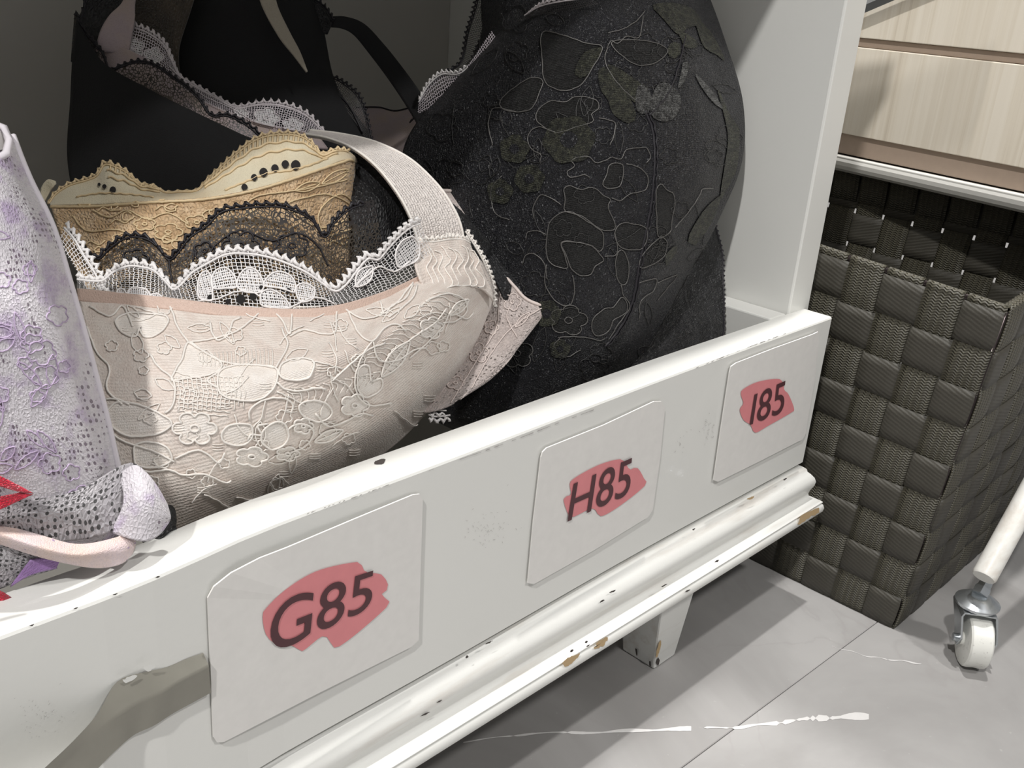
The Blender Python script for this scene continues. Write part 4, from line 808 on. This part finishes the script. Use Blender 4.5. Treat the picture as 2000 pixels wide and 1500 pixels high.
# ---------------------------------------------------------------- blush bra in front
g = thing('blush_bra', tuple(atd(550, 800, .34)), 'blush pink lace bra with white scalloped top lace, frontmost in the middle of the drawer', 'bra', 'bras in the drawer')
r4 = [(150, 562, .340), (310, 578, .341), (470, 597, .346), (620, 600, .357), (740, 572, .376), (840, 528, .402), (885, 500, .425)]
cup = Surf([[(345, 1068, .375), (470, 1020, .380), (620, 960, .400), (760, 878, .425), (860, 775, .445), (925, 680, .455), (950, 610, .460)],
            [(335, 1050, .341), (455, 995, .349), (600, 932, .368), (740, 850, .390), (850, 755, .414), (925, 665, .435), (958, 600, .448)],
            [(250, 955, .317), (400, 925, .324), (560, 865, .338), (700, 785, .358), (825, 690, .386), (910, 610, .418), (962, 560, .442)],
            [(200, 805, .312), (360, 795, .314), (520, 755, .322), (670, 700, .340), (800, 630, .370), (900, 565, .407), (950, 528, .436)],
            [(175, 680, .320), (330, 690, .322), (490, 682, .330), (640, 660, .344), (780, 597, .374), (880, 537, .405), (930, 503, .433)],
            r4], 150, 110, .0004, 21, .035)
cup.mesh('cup', M['blush'], g, .003)
Z7 = T(150, 550, .4)
Pk = [('c', Z7([(545, 300), (620, 345), (700, 390), (790, 408), (880, 412), (970, 425)])), ('c', Z7([(970, 425), (1005, 370), (1030, 310), (1010, 260), (1000, 230)])),
      ('p', Z7([(970, 425), (975, 480), (940, 540), (880, 575), (800, 578), (720, 560), (690, 520), (700, 440), (790, 410), (880, 413)])), ('c', Z7([(690, 520), (660, 505), (640, 480), (700, 440), (725, 415)])),
      ('p', Z7([(545, 300), (515, 380), (485, 430), (465, 485), (540, 475), (640, 460), (700, 430), (700, 392), (620, 345)])),
      ('c', Z7([(545, 300), (650, 285), (740, 262), (790, 240), (850, 195), (900, 150)])), ('c', Z7([(440, 90), (470, 160), (490, 220), (545, 300)])),
      ('p', Z7([(190, 200), (230, 260), (290, 275), (305, 235), (330, 275), (375, 272), (430, 230), (440, 175), (330, 160), (250, 160)])),
      ('f', 380, 836, 40, 6, 0, .75), ('c', Z7([(975, 490), (1010, 520), (1080, 530), (1160, 515), (1210, 520)])), ('p', Z7([(985, 440), (1000, 470), (1060, 480), (1120, 470), (1145, 440), (1150, 390), (1080, 380), (1010, 400)])),
      ('c', Z7([(900, 40), (940, 130), (1000, 190), (1040, 260), (1060, 130), (1150, 60), (1160, 20)])), ('c', Z7([(1040, 270), (1110, 240), (1200, 260), (1260, 250), (1265, 190), (1270, 130)])), ('c', Z7([(650, 200), (660, 250), (690, 290), (740, 260), (760, 200), (800, 180)])),
      ('p', Z7([(900, 780), (900, 735), (930, 700), (970, 680), (1010, 690), (1030, 740), (1010, 790), (950, 815)])), ('c', Z7([(1020, 720), (1070, 690), (1130, 700), (1150, 740), (1110, 800), (1040, 830)])), ('c', Z7([(830, 770), (850, 740), (900, 745), (880, 700), (930, 690)])),
      ('p', Z7([(720, 780), (705, 740), (740, 700), (800, 690), (850, 700), (850, 760), (800, 795)])), ('c', Z7([(840, 670), (840, 630), (880, 590), (950, 565), (1020, 570), (1050, 600), (1040, 640)])),
      ('p', Z7([(465, 690), (400, 740), (280, 755), (220, 740), (170, 700), (150, 640), (200, 590), (300, 600), (400, 640)])), ('c', Z7([(360, 360), (400, 420), (470, 480), (480, 560), (460, 620), (430, 640)])), ('c', Z7([(140, 575), (200, 575), (260, 600)])),
      ('p', Z7([(280, 840), (290, 890), (350, 905), (420, 895), (465, 860), (430, 800), (340, 780), (285, 800)])), ('p', Z7([(1080, 600), (1140, 575), (1210, 590), (1240, 640), (1180, 680), (1100, 650)])),
      ('c', Z7([(270, 900), (350, 925), (450, 915), (520, 940), (620, 935), (720, 975), (750, 965)])), ('c', Z7([(1320, 140), (1380, 260), (1440, 290), (1500, 230), (1560, 210), (1600, 240)])), ('c', Z7([(1440, 290), (1400, 340), (1370, 400), (1350, 480), (1370, 560), (1430, 600), (1530, 590)])),
      ('c', Z7([(1440, 290), (1470, 380), (1560, 380), (1640, 330), (1700, 320)])), ('p', Z7([(1370, 420), (1420, 410), (1430, 480), (1480, 470), (1480, 520), (1410, 560), (1365, 520)])), ('c', Z7([(1240, 480), (1330, 400), (1420, 330), (1500, 300)])), ('c', Z7([(1700, 100), (1800, 60), (1880, 80), (1900, 140), (1850, 190), (1780, 200)])),
      ('c', Z7([(1800, 130), (1740, 200), (1650, 260), (1560, 330)])), ('c', Z7([(1820, 140), (1780, 220), (1700, 300), (1620, 370)])), ('c', Z7([(1850, 160), (1900, 180), (1930, 150)])), ('f', 490, 890, 30, 5, 0, .6), ('f', 560, 885, 22, 5, 0, .6), ('c', Z7([(480, 860), (580, 820), (640, 840), (690, 880), (720, 830)])),
      ('c', Z7([(1160, 640), (1220, 700), (1300, 680), (1380, 640), (1440, 650)])), ('f', 690, 790, 26, 5, 0, .8), ('l', 770, 700, 44, 14, -.9), ('c', Z7([(1480, 100), (1500, 160), (1540, 120), (1600, 90), (1640, 20)])), ('c', Z7([(1500, 160), (1440, 180), (1380, 180), (1300, 130)])), ('c', Z7([(1640, 10), (1600, 60), (1560, 110), (1480, 160)])), ('c', Z7([(1660, 20), (1640, 80), (1580, 140), (1520, 180)])),
      ('l', 640, 850, 30, 10, -.4), ('f', 590, 830, 18, 5, 0, .8), ('f', 840, 640, 22, 5, .3, .9), ('l', 895, 600, 24, 9, -.7), ('c', [(170, 640), (190, 690), (215, 720), (210, 760), (240, 790)]), ('c', [(175, 600), (215, 620), (240, 600), (260, 640)]), ('c', [(200, 830), (240, 860), (300, 880), (340, 900)])]
motifs(cup, M['blush_cord'], M['blush_fill'], g, Pk, .00036, .0005)
mb = MB(); hz = []
rs = np.random.RandomState(12)                    # fine net of the ground, drawn where it is coarse enough to see
for k in range(26):
    y0 = 715 + (k // 2) * 5; x0 = 350 + rs.uniform(-6, 6)
for gx in range(0, 15):
    cord_px(mb, cup, [(345 + gx * 9 + rs.uniform(-1, 1), 735), (352 + gx * 9, 765), (348 + gx * 9, 800 + rs.uniform(-8, 4))], .00022, 1.2, off=.0003)
for gy in range(0, 9):
    cord_px(mb, cup, [(340 + gy, 738 + gy * 8), (400, 744 + gy * 8), (470 - gy * 3, 748 + gy * 8)], .00022, 1.2, off=.0003)
for gx in range(0, 14):
    cord_px(mb, cup, [(545 + gx * 14, 765 - gx * 3), (560 + gx * 14, 780 - gx * 4), (556 + gx * 13, 800 - gx * 4)], .0002, 1.0, off=.0003)
for k in range(16):
    x = 740 + k * 10; y = 720 - k * 9; cord_px(mb, cup, [(x - 45, y - 10), (x - 20, y - 14), (x + 5, y - 4), (x + 25, y + 4)], .0002, 1.0, off=.0003)
for k in range(18):
    x = 395 + k * 8; cord_px(mb, cup, [(x, 690 - k * .5), (x + 2, 705), (x, 716)], .00018, .3, off=.0003)
for k in range(95):
    x = rs.uniform(190, 930); y = rs.uniform(600, 990)
    if y > 1045 - (x - 330) * .40 or (x > 860 and y > 700) or x < 170 + (y - 560) * .3: continue
    if rs.rand() < .45:
        c = flower(x, y, rs.uniform(9, 17), 5, rs.uniform(0, 3), .85); cord_px(mb, cup, c, .00024, .4, off=.0004, closed=True, n=36)
    elif rs.rand() < .5: cord_px(mb, cup, leafp(x, y, rs.uniform(14, 30), rs.uniform(6, 11), rs.uniform(0, 3)), .00024, .4, off=.0004, closed=True, n=30)
    else:
        a_ = rs.uniform(0, 3); cord_px(mb, cup, [(x - 30 * math.cos(a_), y - 30 * math.sin(a_)), (x + rs.uniform(-8, 8), y + rs.uniform(-8, 8)), (x + 30 * math.cos(a_), y + 30 * math.sin(a_))], .00026, .6, off=.0004)
for k in range(36):                                # short parallel stitches
    x = rs.uniform(200, 900); y = rs.uniform(610, 960)
    if y > 1030 - (x - 330) * .42 or (x > 840 and y > 690) or x < 180 + (y - 560) * .3: continue
    for q_ in range(3): cord_px(mb, cup, [(x, y + q_ * 5), (x + 11, y + 1 + q_ * 5), (x + 22, y - 1 + q_ * 5)], .00016, .2, off=.0003, n=5)
mb.build('lace_ground', M['blush_cord'], g)['kind'] = 'stuff'
bi = Surf([[(p[0], p[1] + 26 - k, p[2] - .0045) for k, p in enumerate(r4[:6])], [(p[0], p[1] + 1, p[2] - .0038) for p in r4[:6]]], 90, 8, .0002, 3, .01); bi.mesh('neckline_binding', M['bind'], g, .0006)['label'] = 'rosier satin binding along the neckline'
tl = [(150, 540, .343), (185, 545, .345), (203, 543, .346), (222, 526, .3465), (250, 514, .347), (275, 515, .347), (300, 522, .347), (322, 545, .3475), (336, 562, .348), (352, 552, .348), (372, 528, .349), (402, 509, .350), (440, 490, .351), (480, 488, .352), (520, 494, .353), (560, 507, .354), (598, 525, .356), (625, 545, .359), (650, 562, .361), (672, 548, .364), (692, 522, .368), (715, 498, .371), (735, 500, .373), (755, 478, .376), (780, 452, .381), (800, 437, .385), (818, 430, .389)]
r5 = [(p[0] - (60 if k == 6 else 0), p[1], p[2]) for k, p in enumerate(r4)]; r5[-1] = (850, 505, .405)
tr = Surf([[(p[0], p[1] + 6, p[2] - .0008) for p in r5], tl], 240, 36)
tr.mesh('top_lace', M['blush_net'], g)['label'] = 'sheer white lace above the neckline'
mb = MB(); picot(mb, tr, 1, 0, 1, .0034, .0013, .0007, off=.0002); mb.build('picot_edge', M['white_cord'], g)
Z2 = T(60, 200, .35)
mo2 = [('p', Z2([(940, 1090), (935, 1010), (950, 960), (985, 945), (1010, 980), (1015, 1060), (1010, 1110)])), ('p', Z2([(1010, 985), (1040, 935), (1090, 925), (1130, 960), (1150, 1030), (1080, 1040), (1020, 1040)])), ('p', Z2([(1150, 1025), (1170, 960), (1210, 925), (1260, 940), (1300, 1010), (1280, 1060), (1200, 1060)])),
       ('p', Z2([(1300, 1020), (1340, 960), (1400, 945), (1450, 970), (1475, 1010), (1470, 1060), (1400, 1040)])), ('p', Z2([(1280, 1110), (1290, 1060), (1340, 1045), (1390, 1070), (1430, 1110), (1440, 1150), (1300, 1140)])), ('p', Z2([(1480, 1030), (1530, 1010), (1580, 1040), (1570, 1100), (1500, 1110)])),
       ('c', Z2([(940, 1110), (1040, 1100), (1140, 1060), (1230, 1060), (1290, 1090)])), ('c', Z2([(1440, 1150), (1500, 1120), (1570, 1090), (1640, 1100), (1700, 1130)])), ('p', Z2([(540, 1080), (560, 1040), (600, 1035), (650, 1050), (660, 1090)])), ('p', Z2([(480, 1070), (490, 1045), (520, 1045), (535, 1075)])), ('p', Z2([(665, 1085), (690, 1070), (720, 1075), (735, 1100)])),
       ('l', 710, 540, 26, 14, -.9), ('p', [(775, 520), (772, 490), (785, 470), (805, 462), (818, 480), (815, 505), (795, 518)]), ('c', [(690, 560), (720, 535), (740, 520), (770, 530), (800, 510)])]
motifs(tr, M['white_cord'], M['white_fill'], g, mo2, .00034, .0004, 'top_lace_cord', 'top_lace_petal')
for x, y, r_ in ((470, 585, 9), (494, 580, 7), (411, 583, 6), (510, 562, 4), (563, 568, 5), (445, 590, 5), (712, 562, 4)): one('eyelet', M['beige_net'], tr, flower(x, y, r_, 4, 0, 1, .05, 14), .0005, 2)
s = Surf([[(112, 470, .350), (150, 530, .345), (175, 590, .341)], [(128, 438, .353), (150, 462, .351), (168, 492, .349), (186, 520, .3475), (200, 548, .3465), (208, 590, .344)]], 40, 12); s.mesh('side_lace', M['blush_net'], g); mb = MB(); picot(mb, s, 1, 0, 1, .0034, .0011, .0006); mb.build('side_picot', M['white_cord'], g)
# shoulder strap
L_ = [(596, 262, .425), (640, 270, .418), (690, 290, .410), (735, 325, .403), (775, 375, .400), (800, 420, .401), (812, 455, .403), (822, 500, .406)]
R_ = [(604, 254, .432), (668, 262, .428), (735, 278, .422), (800, 310, .420), (852, 358, .421), (882, 400, .422), (900, 440, .424), (910, 495, .427)]
s = Surf([L_, R_], 120, 26); s.mesh('shoulder_strap', M['strap'], g, .0012)['label'] = 'ribbed blush elastic shoulder strap'
mb = MB()
for v_ in (.0, 1.0): mb.tube(s.ev(np.linspace(0, 1, 100), np.full(100, v_), 0), .0006, 6)
mb.build('strap_edge', M['blush_cord'], g)
# frill of lace where the strap joins, with its right-hand picots
fr_ = Surf([[(815, 470, .400), (850, 466, .404), (890, 462, .416), (915, 470, .424)], [(812, 520, .391), (850, 510, .401), (900, 505, .415), (940, 520, .430)], [(840, 580, .390), (880, 560, .400), (930, 560, .420), (966, 590, .440)]], 40, 30, .0009, 17, .01); fr_.mesh('strap_tab', M['blush'], g, .0008)
mb = MB(); picot(mb, fr_, 0, 0, 1, .003, .0010, .0006, side=-1)
for k in range(9):
    x = 835 + k * 12; cord_px(mb, fr_, [(x - 10, 480 + (k % 3) * 4), (x + 6, 500 + k % 2 * 8), (x - 2, 525), (x + 12, 550), (x + 2, 572)], .0003, .8)
edge = Surf([[(905, 455, .424), (930, 500, .430), (950, 545, .440), (960, 590, .447)], [(912, 450, .427), (938, 492, .433), (952, 520, .438), (964, 560, .445), (966, 600, .449)]], 40, 6); picot(mb, edge, 1, 0, 1, .0028, .0012, .0006); mb.build('frill_cord', M['blush_cord'], g)
# side wing folded behind the cup
wa = Surf([[(945, 570, .461), (965, 545, .459), (985, 541, .458), (1005, 560, .457), (1025, 582, .457), (1050, 594, .457), (1074, 598, .459)],
           [(920, 640, .456), (945, 635, .454), (970, 638, .453), (995, 648, .453), (1010, 655, .453), (1025, 655, .454), (1040, 645, .456)],
           [(860, 730, .446), (890, 728, .444), (915, 728, .443), (940, 732, .443), (955, 733, .444), (968, 728, .446), (978, 718, .447)],
           [(790, 792, .428), (825, 805, .429), (850, 803, .430), (875, 795, .432), (893, 785, .434), (905, 775, .435), (912, 765, .436)]], 70, 70, .0006, 31, .02)
wa.mesh('wing', M['wing'], g, .0008)['label'] = 'pink lace side wing, folded over, greyed for shade'
motifs(wa, M['wing_cord'], M['wing'], g, [('f', 1000, 590, 16, 5, 0, 1), ('c', [(985, 545), (975, 590), (970, 640), (940, 690), (910, 740), (880, 790)]), ('f', 935, 690, 18, 5, .4, 1), ('c', [(1060, 600), (1000, 640), (960, 690), (920, 760)]), ('f', 960, 640, 13, 5, 0, 1), ('f', 890, 750, 16, 5, 0, .8), ('c', [(1010, 660), (990, 620), (1000, 590)]), ('l', 1020, 625, 20, 6, -.8)], .0003)
wb = Surf([[(856, 372, .470), (905, 378, .476), (933, 406, .476), (955, 452, .475), (985, 500, .473), (1012, 538, .470), (1050, 562, .466), (1074, 598, .459)], [(872, 410, .466), (905, 420, .468), (925, 455, .468), (948, 500, .466), (975, 535, .465), (1000, 565, .464), (1035, 592, .462), (1070, 606, .459)]], 80, 14, .0003, 5, .02)
wb.mesh('wing_back', M['wing'], g, .0008); mb = MB(); mb.tube(wb.ev(np.linspace(0, 1, 90), np.zeros(90), .0002), .0009, 6); mb.tube(wa.ev(np.linspace(0, 1, 60), np.zeros(60), .0002), .0008, 6); mb.build('wing_hem', M['wing_cord'], g)
s = Surf([[(836, 808, .431), (850, 806, .432), (866, 807, .433), (880, 808, .434)], [(838, 816, .431), (850, 820, .432), (866, 819, .433), (878, 817, .434)]], 24, 6); mb = MB(); picot(mb, s, 1, 0, 1, .003, .0012, .0006); picot(mb, s, .1, .1, .8, .003, .0012, .0005); mb.build('lace_tail', M['white_cord'], g)['label'] = 'small white lace tail poking out under the wing'
# ---------------------------------------------------------------- lilac bra (left)
g = thing('lilac_bra', tuple(atd(60, 1000, .27)), 'lilac and white printed lace bra with red ribbon, leaning over the drawer front at left', 'bra', 'bras in the drawer')
lf = Surf([[(-330, 262, .290), (-90, 235, .272), (-30, 235, .272), (8, 250, .276), (28, 268, .290)], [(-330, 360, 0.2780), (-110, 330, .256), (-30, 330, .256), (28, 345, .266), (62, 350, .290)], [(-330, 480, 0.2700), (-110, 450, .248), (-20, 450, .249), (70, 450, .262), (112, 450, .292)], [(-330, 620, 0.2670), (-110, 590, .245), (10, 590, .247), (100, 585, .262), (152, 580, .296)],
           [(-330, 770, 0.2690), (-110, 740, .247), (30, 740, .252), (130, 735, .268), (190, 728, .300)], [(-330, 910, 0.2740), (-110, 880, .252), (50, 885, .259), (160, 880, .275), (228, 870, .302)], [(-330, 1030, 0.2840), (-110, 1000, .262), (50, 1005, .268), (170, 1010, .282), (252, 990, .303)], [(-330, 1090, 0.2940), (-110, 1060, .272), (50, 1075, .277), (170, 1085, .288), (235, 1060, .303)]], 90, 130, .0006, 41, .02)
lf.mesh('cup', M['lilac'], g, .0012)
rs = np.random.RandomState(8); specs = []
for k in range(46):
    x = rs.uniform(-60, 215); y = rs.uniform(420, 1000)
    if x > 60 + (y - 420) * .27: continue
    specs.append(('f', x, y, rs.uniform(13, 26), 5, rs.uniform(0, 3), .9) if rs.rand() < .55 else ('l', x, y, rs.uniform(18, 34), rs.uniform(6, 11), rs.uniform(0, 3)))
mc, mf = MB(), MB()
for sp in specs:
    c = flower(*sp[1:7]) if sp[0] == 'f' else leafp(*sp[1:])
    cord_px(mc, lf, c, .00020, .5, off=.0001, closed=True, n=40)
mc.build('lace_cord', M['lilac_cord'], g)
lf2 = mb = MB(); mb.tube(lf.ev(np.full(90, .985), np.linspace(0, 1, 90), .0002), .0010, 6); mb.tube(np.array([atd(*p) for p in [(-30, 300, .266), (-8, 312, .263), (12, 300, .264), (18, 275, .268), (8, 250, .272), (-20, 240, .270)]]), .0011, 6); mb.build('edge_tape', M['lilac_pale'], g)
mb = MB(); fill_px(mb, lf, [(-20, 258), (4, 262), (13, 278), (8, 292), (-20, 298)], .0006); mb.build('strap_slot', M['greyin'], g)['label'] = 'grey opening of the strap channel'
me_ = Surf([[(-300, 997, 0.2740), (-60, 985, .262), (60, 975, .266), (160, 955, .276), (250, 905, .292), (272, 912, .293)], [(-300, 1032, 0.2740), (-60, 1020, .262), (60, 1010, .266), (170, 990, .277), (245, 960, .290), (270, 950, .292)], [(-300, 1062, 0.2780), (-60, 1050, .266), (70, 1060, .271), (180, 1050, .281), (245, 1020, .291), (262, 990, .293)]], 60, 34, .0007, 51, .015); me_.mesh('mesh_fold', M['lilac_mesh'], g, .001)['label'] = 'grey mesh fold'
fl_ = Surf([[(232, 925, .291), (262, 908, .290), (285, 920, .291), (308, 948, .293), (328, 985, .297)], [(240, 980, .287), (265, 975, .285), (295, 980, .287), (320, 1000, .292), (334, 1010, .297)], [(215, 1040, .287), (250, 1052, .286), (285, 1058, .288), (312, 1045, .292), (330, 1022, .297)]], 40, 34, .0004, 52, .02); fl_.mesh('flap', M['lilac'], g, .0012)
pb = Surf([[(-300, 1017, 0.2760), (-60, 1005, .264), (0, 1022, .265), (70, 1042, .268), (150, 1062, .275), (225, 1050, .285), (258, 1032, .292)], [(-300, 1042, 0.2720), (-60, 1030, .260), (0, 1045, .261), (70, 1068, .264), (150, 1085, .271), (225, 1075, .282), (266, 1060, .290)], [(-300, 1057, 0.2770), (-60, 1045, .265), (0, 1064, .267), (80, 1090, .270), (150, 1108, .276), (200, 1112, .282), (240, 1102, .286), (262, 1082, .291)]], 80, 30, .0005, 55, .02); pb.mesh('hem_band', M['peach'], g, .0015)['label'] = 'peach hem band speckled with lilac'
lw = Surf([[(-300, 1062, 0.2820), (-60, 1050, .270), (0, 1062, .271), (60, 1085, .274), (115, 1100, .278)], [(-300, 1117, 0.2840), (-60, 1105, .272), (0, 1105, .272), (50, 1108, .275), (110, 1108, .279)], [(-300, 1182, 0.2870), (-60, 1170, .275), (0, 1152, .276), (50, 1132, .278), (112, 1112, .280)]], 40, 30, .0008, 56, .02); lw.mesh('under_mesh', M['lilac_mesh'], g, .001)
vi = Surf([[(60, 1096, .2735), (90, 1092, .2755), (118, 1094, .2775)], [(20, 1148, .2745), (60, 1125, .2755), (110, 1112, .278)]], 24, 10, .0004, 3, .02); vi.mesh('violet_patch', M['violet'], g, .0006)['label'] = 'violet patch under the hem'
rb_ = Surf([[(-70, 905, .2500), (-10, 925, .2515), (66, 964, .2580)], [(-70, 935, .2495), (-20, 945, .2510), (40, 962, .2560)]], 30, 8); rb_.mesh('red_ribbon', M['red'], g, .0008)
rb_ = Surf([[(-70, 1025, .2535), (-10, 1000, .2540), (64, 966, .2580)], [(-70, 990, .2520), (-20, 975, .2530), (40, 962, .2565)]], 30, 8); rb_.mesh('red_ribbon', M['red'], g, .0008)
rb_ = Surf([[(-300, 1152, 0.2840), (-60, 1140, .272), (-5, 1152, .2715), (22, 1166, .2735)], [(-300, 1202, 0.2840), (-60, 1190, .272), (-5, 1180, .2715), (22, 1172, .2735)]], 20, 8); rb_.mesh('red_ribbon', M['red'], g, .0008)
g = thing('black_slider_strap', tuple(atd(335, 1010, .31)), 'black strap end poking out from under the lilac bra', 'strap')
s = Surf([[(290, 1000, .311), (325, 985, .313), (342, 992, .315), (347, 1015, .316)], [(275, 1050, .306), (290, 1062, .306), (318, 1050, .307), (344, 1028, .312)]], 24, 12, .0004, 3, .02); s.mesh('strap_end', M['black_lace'], g, .002)
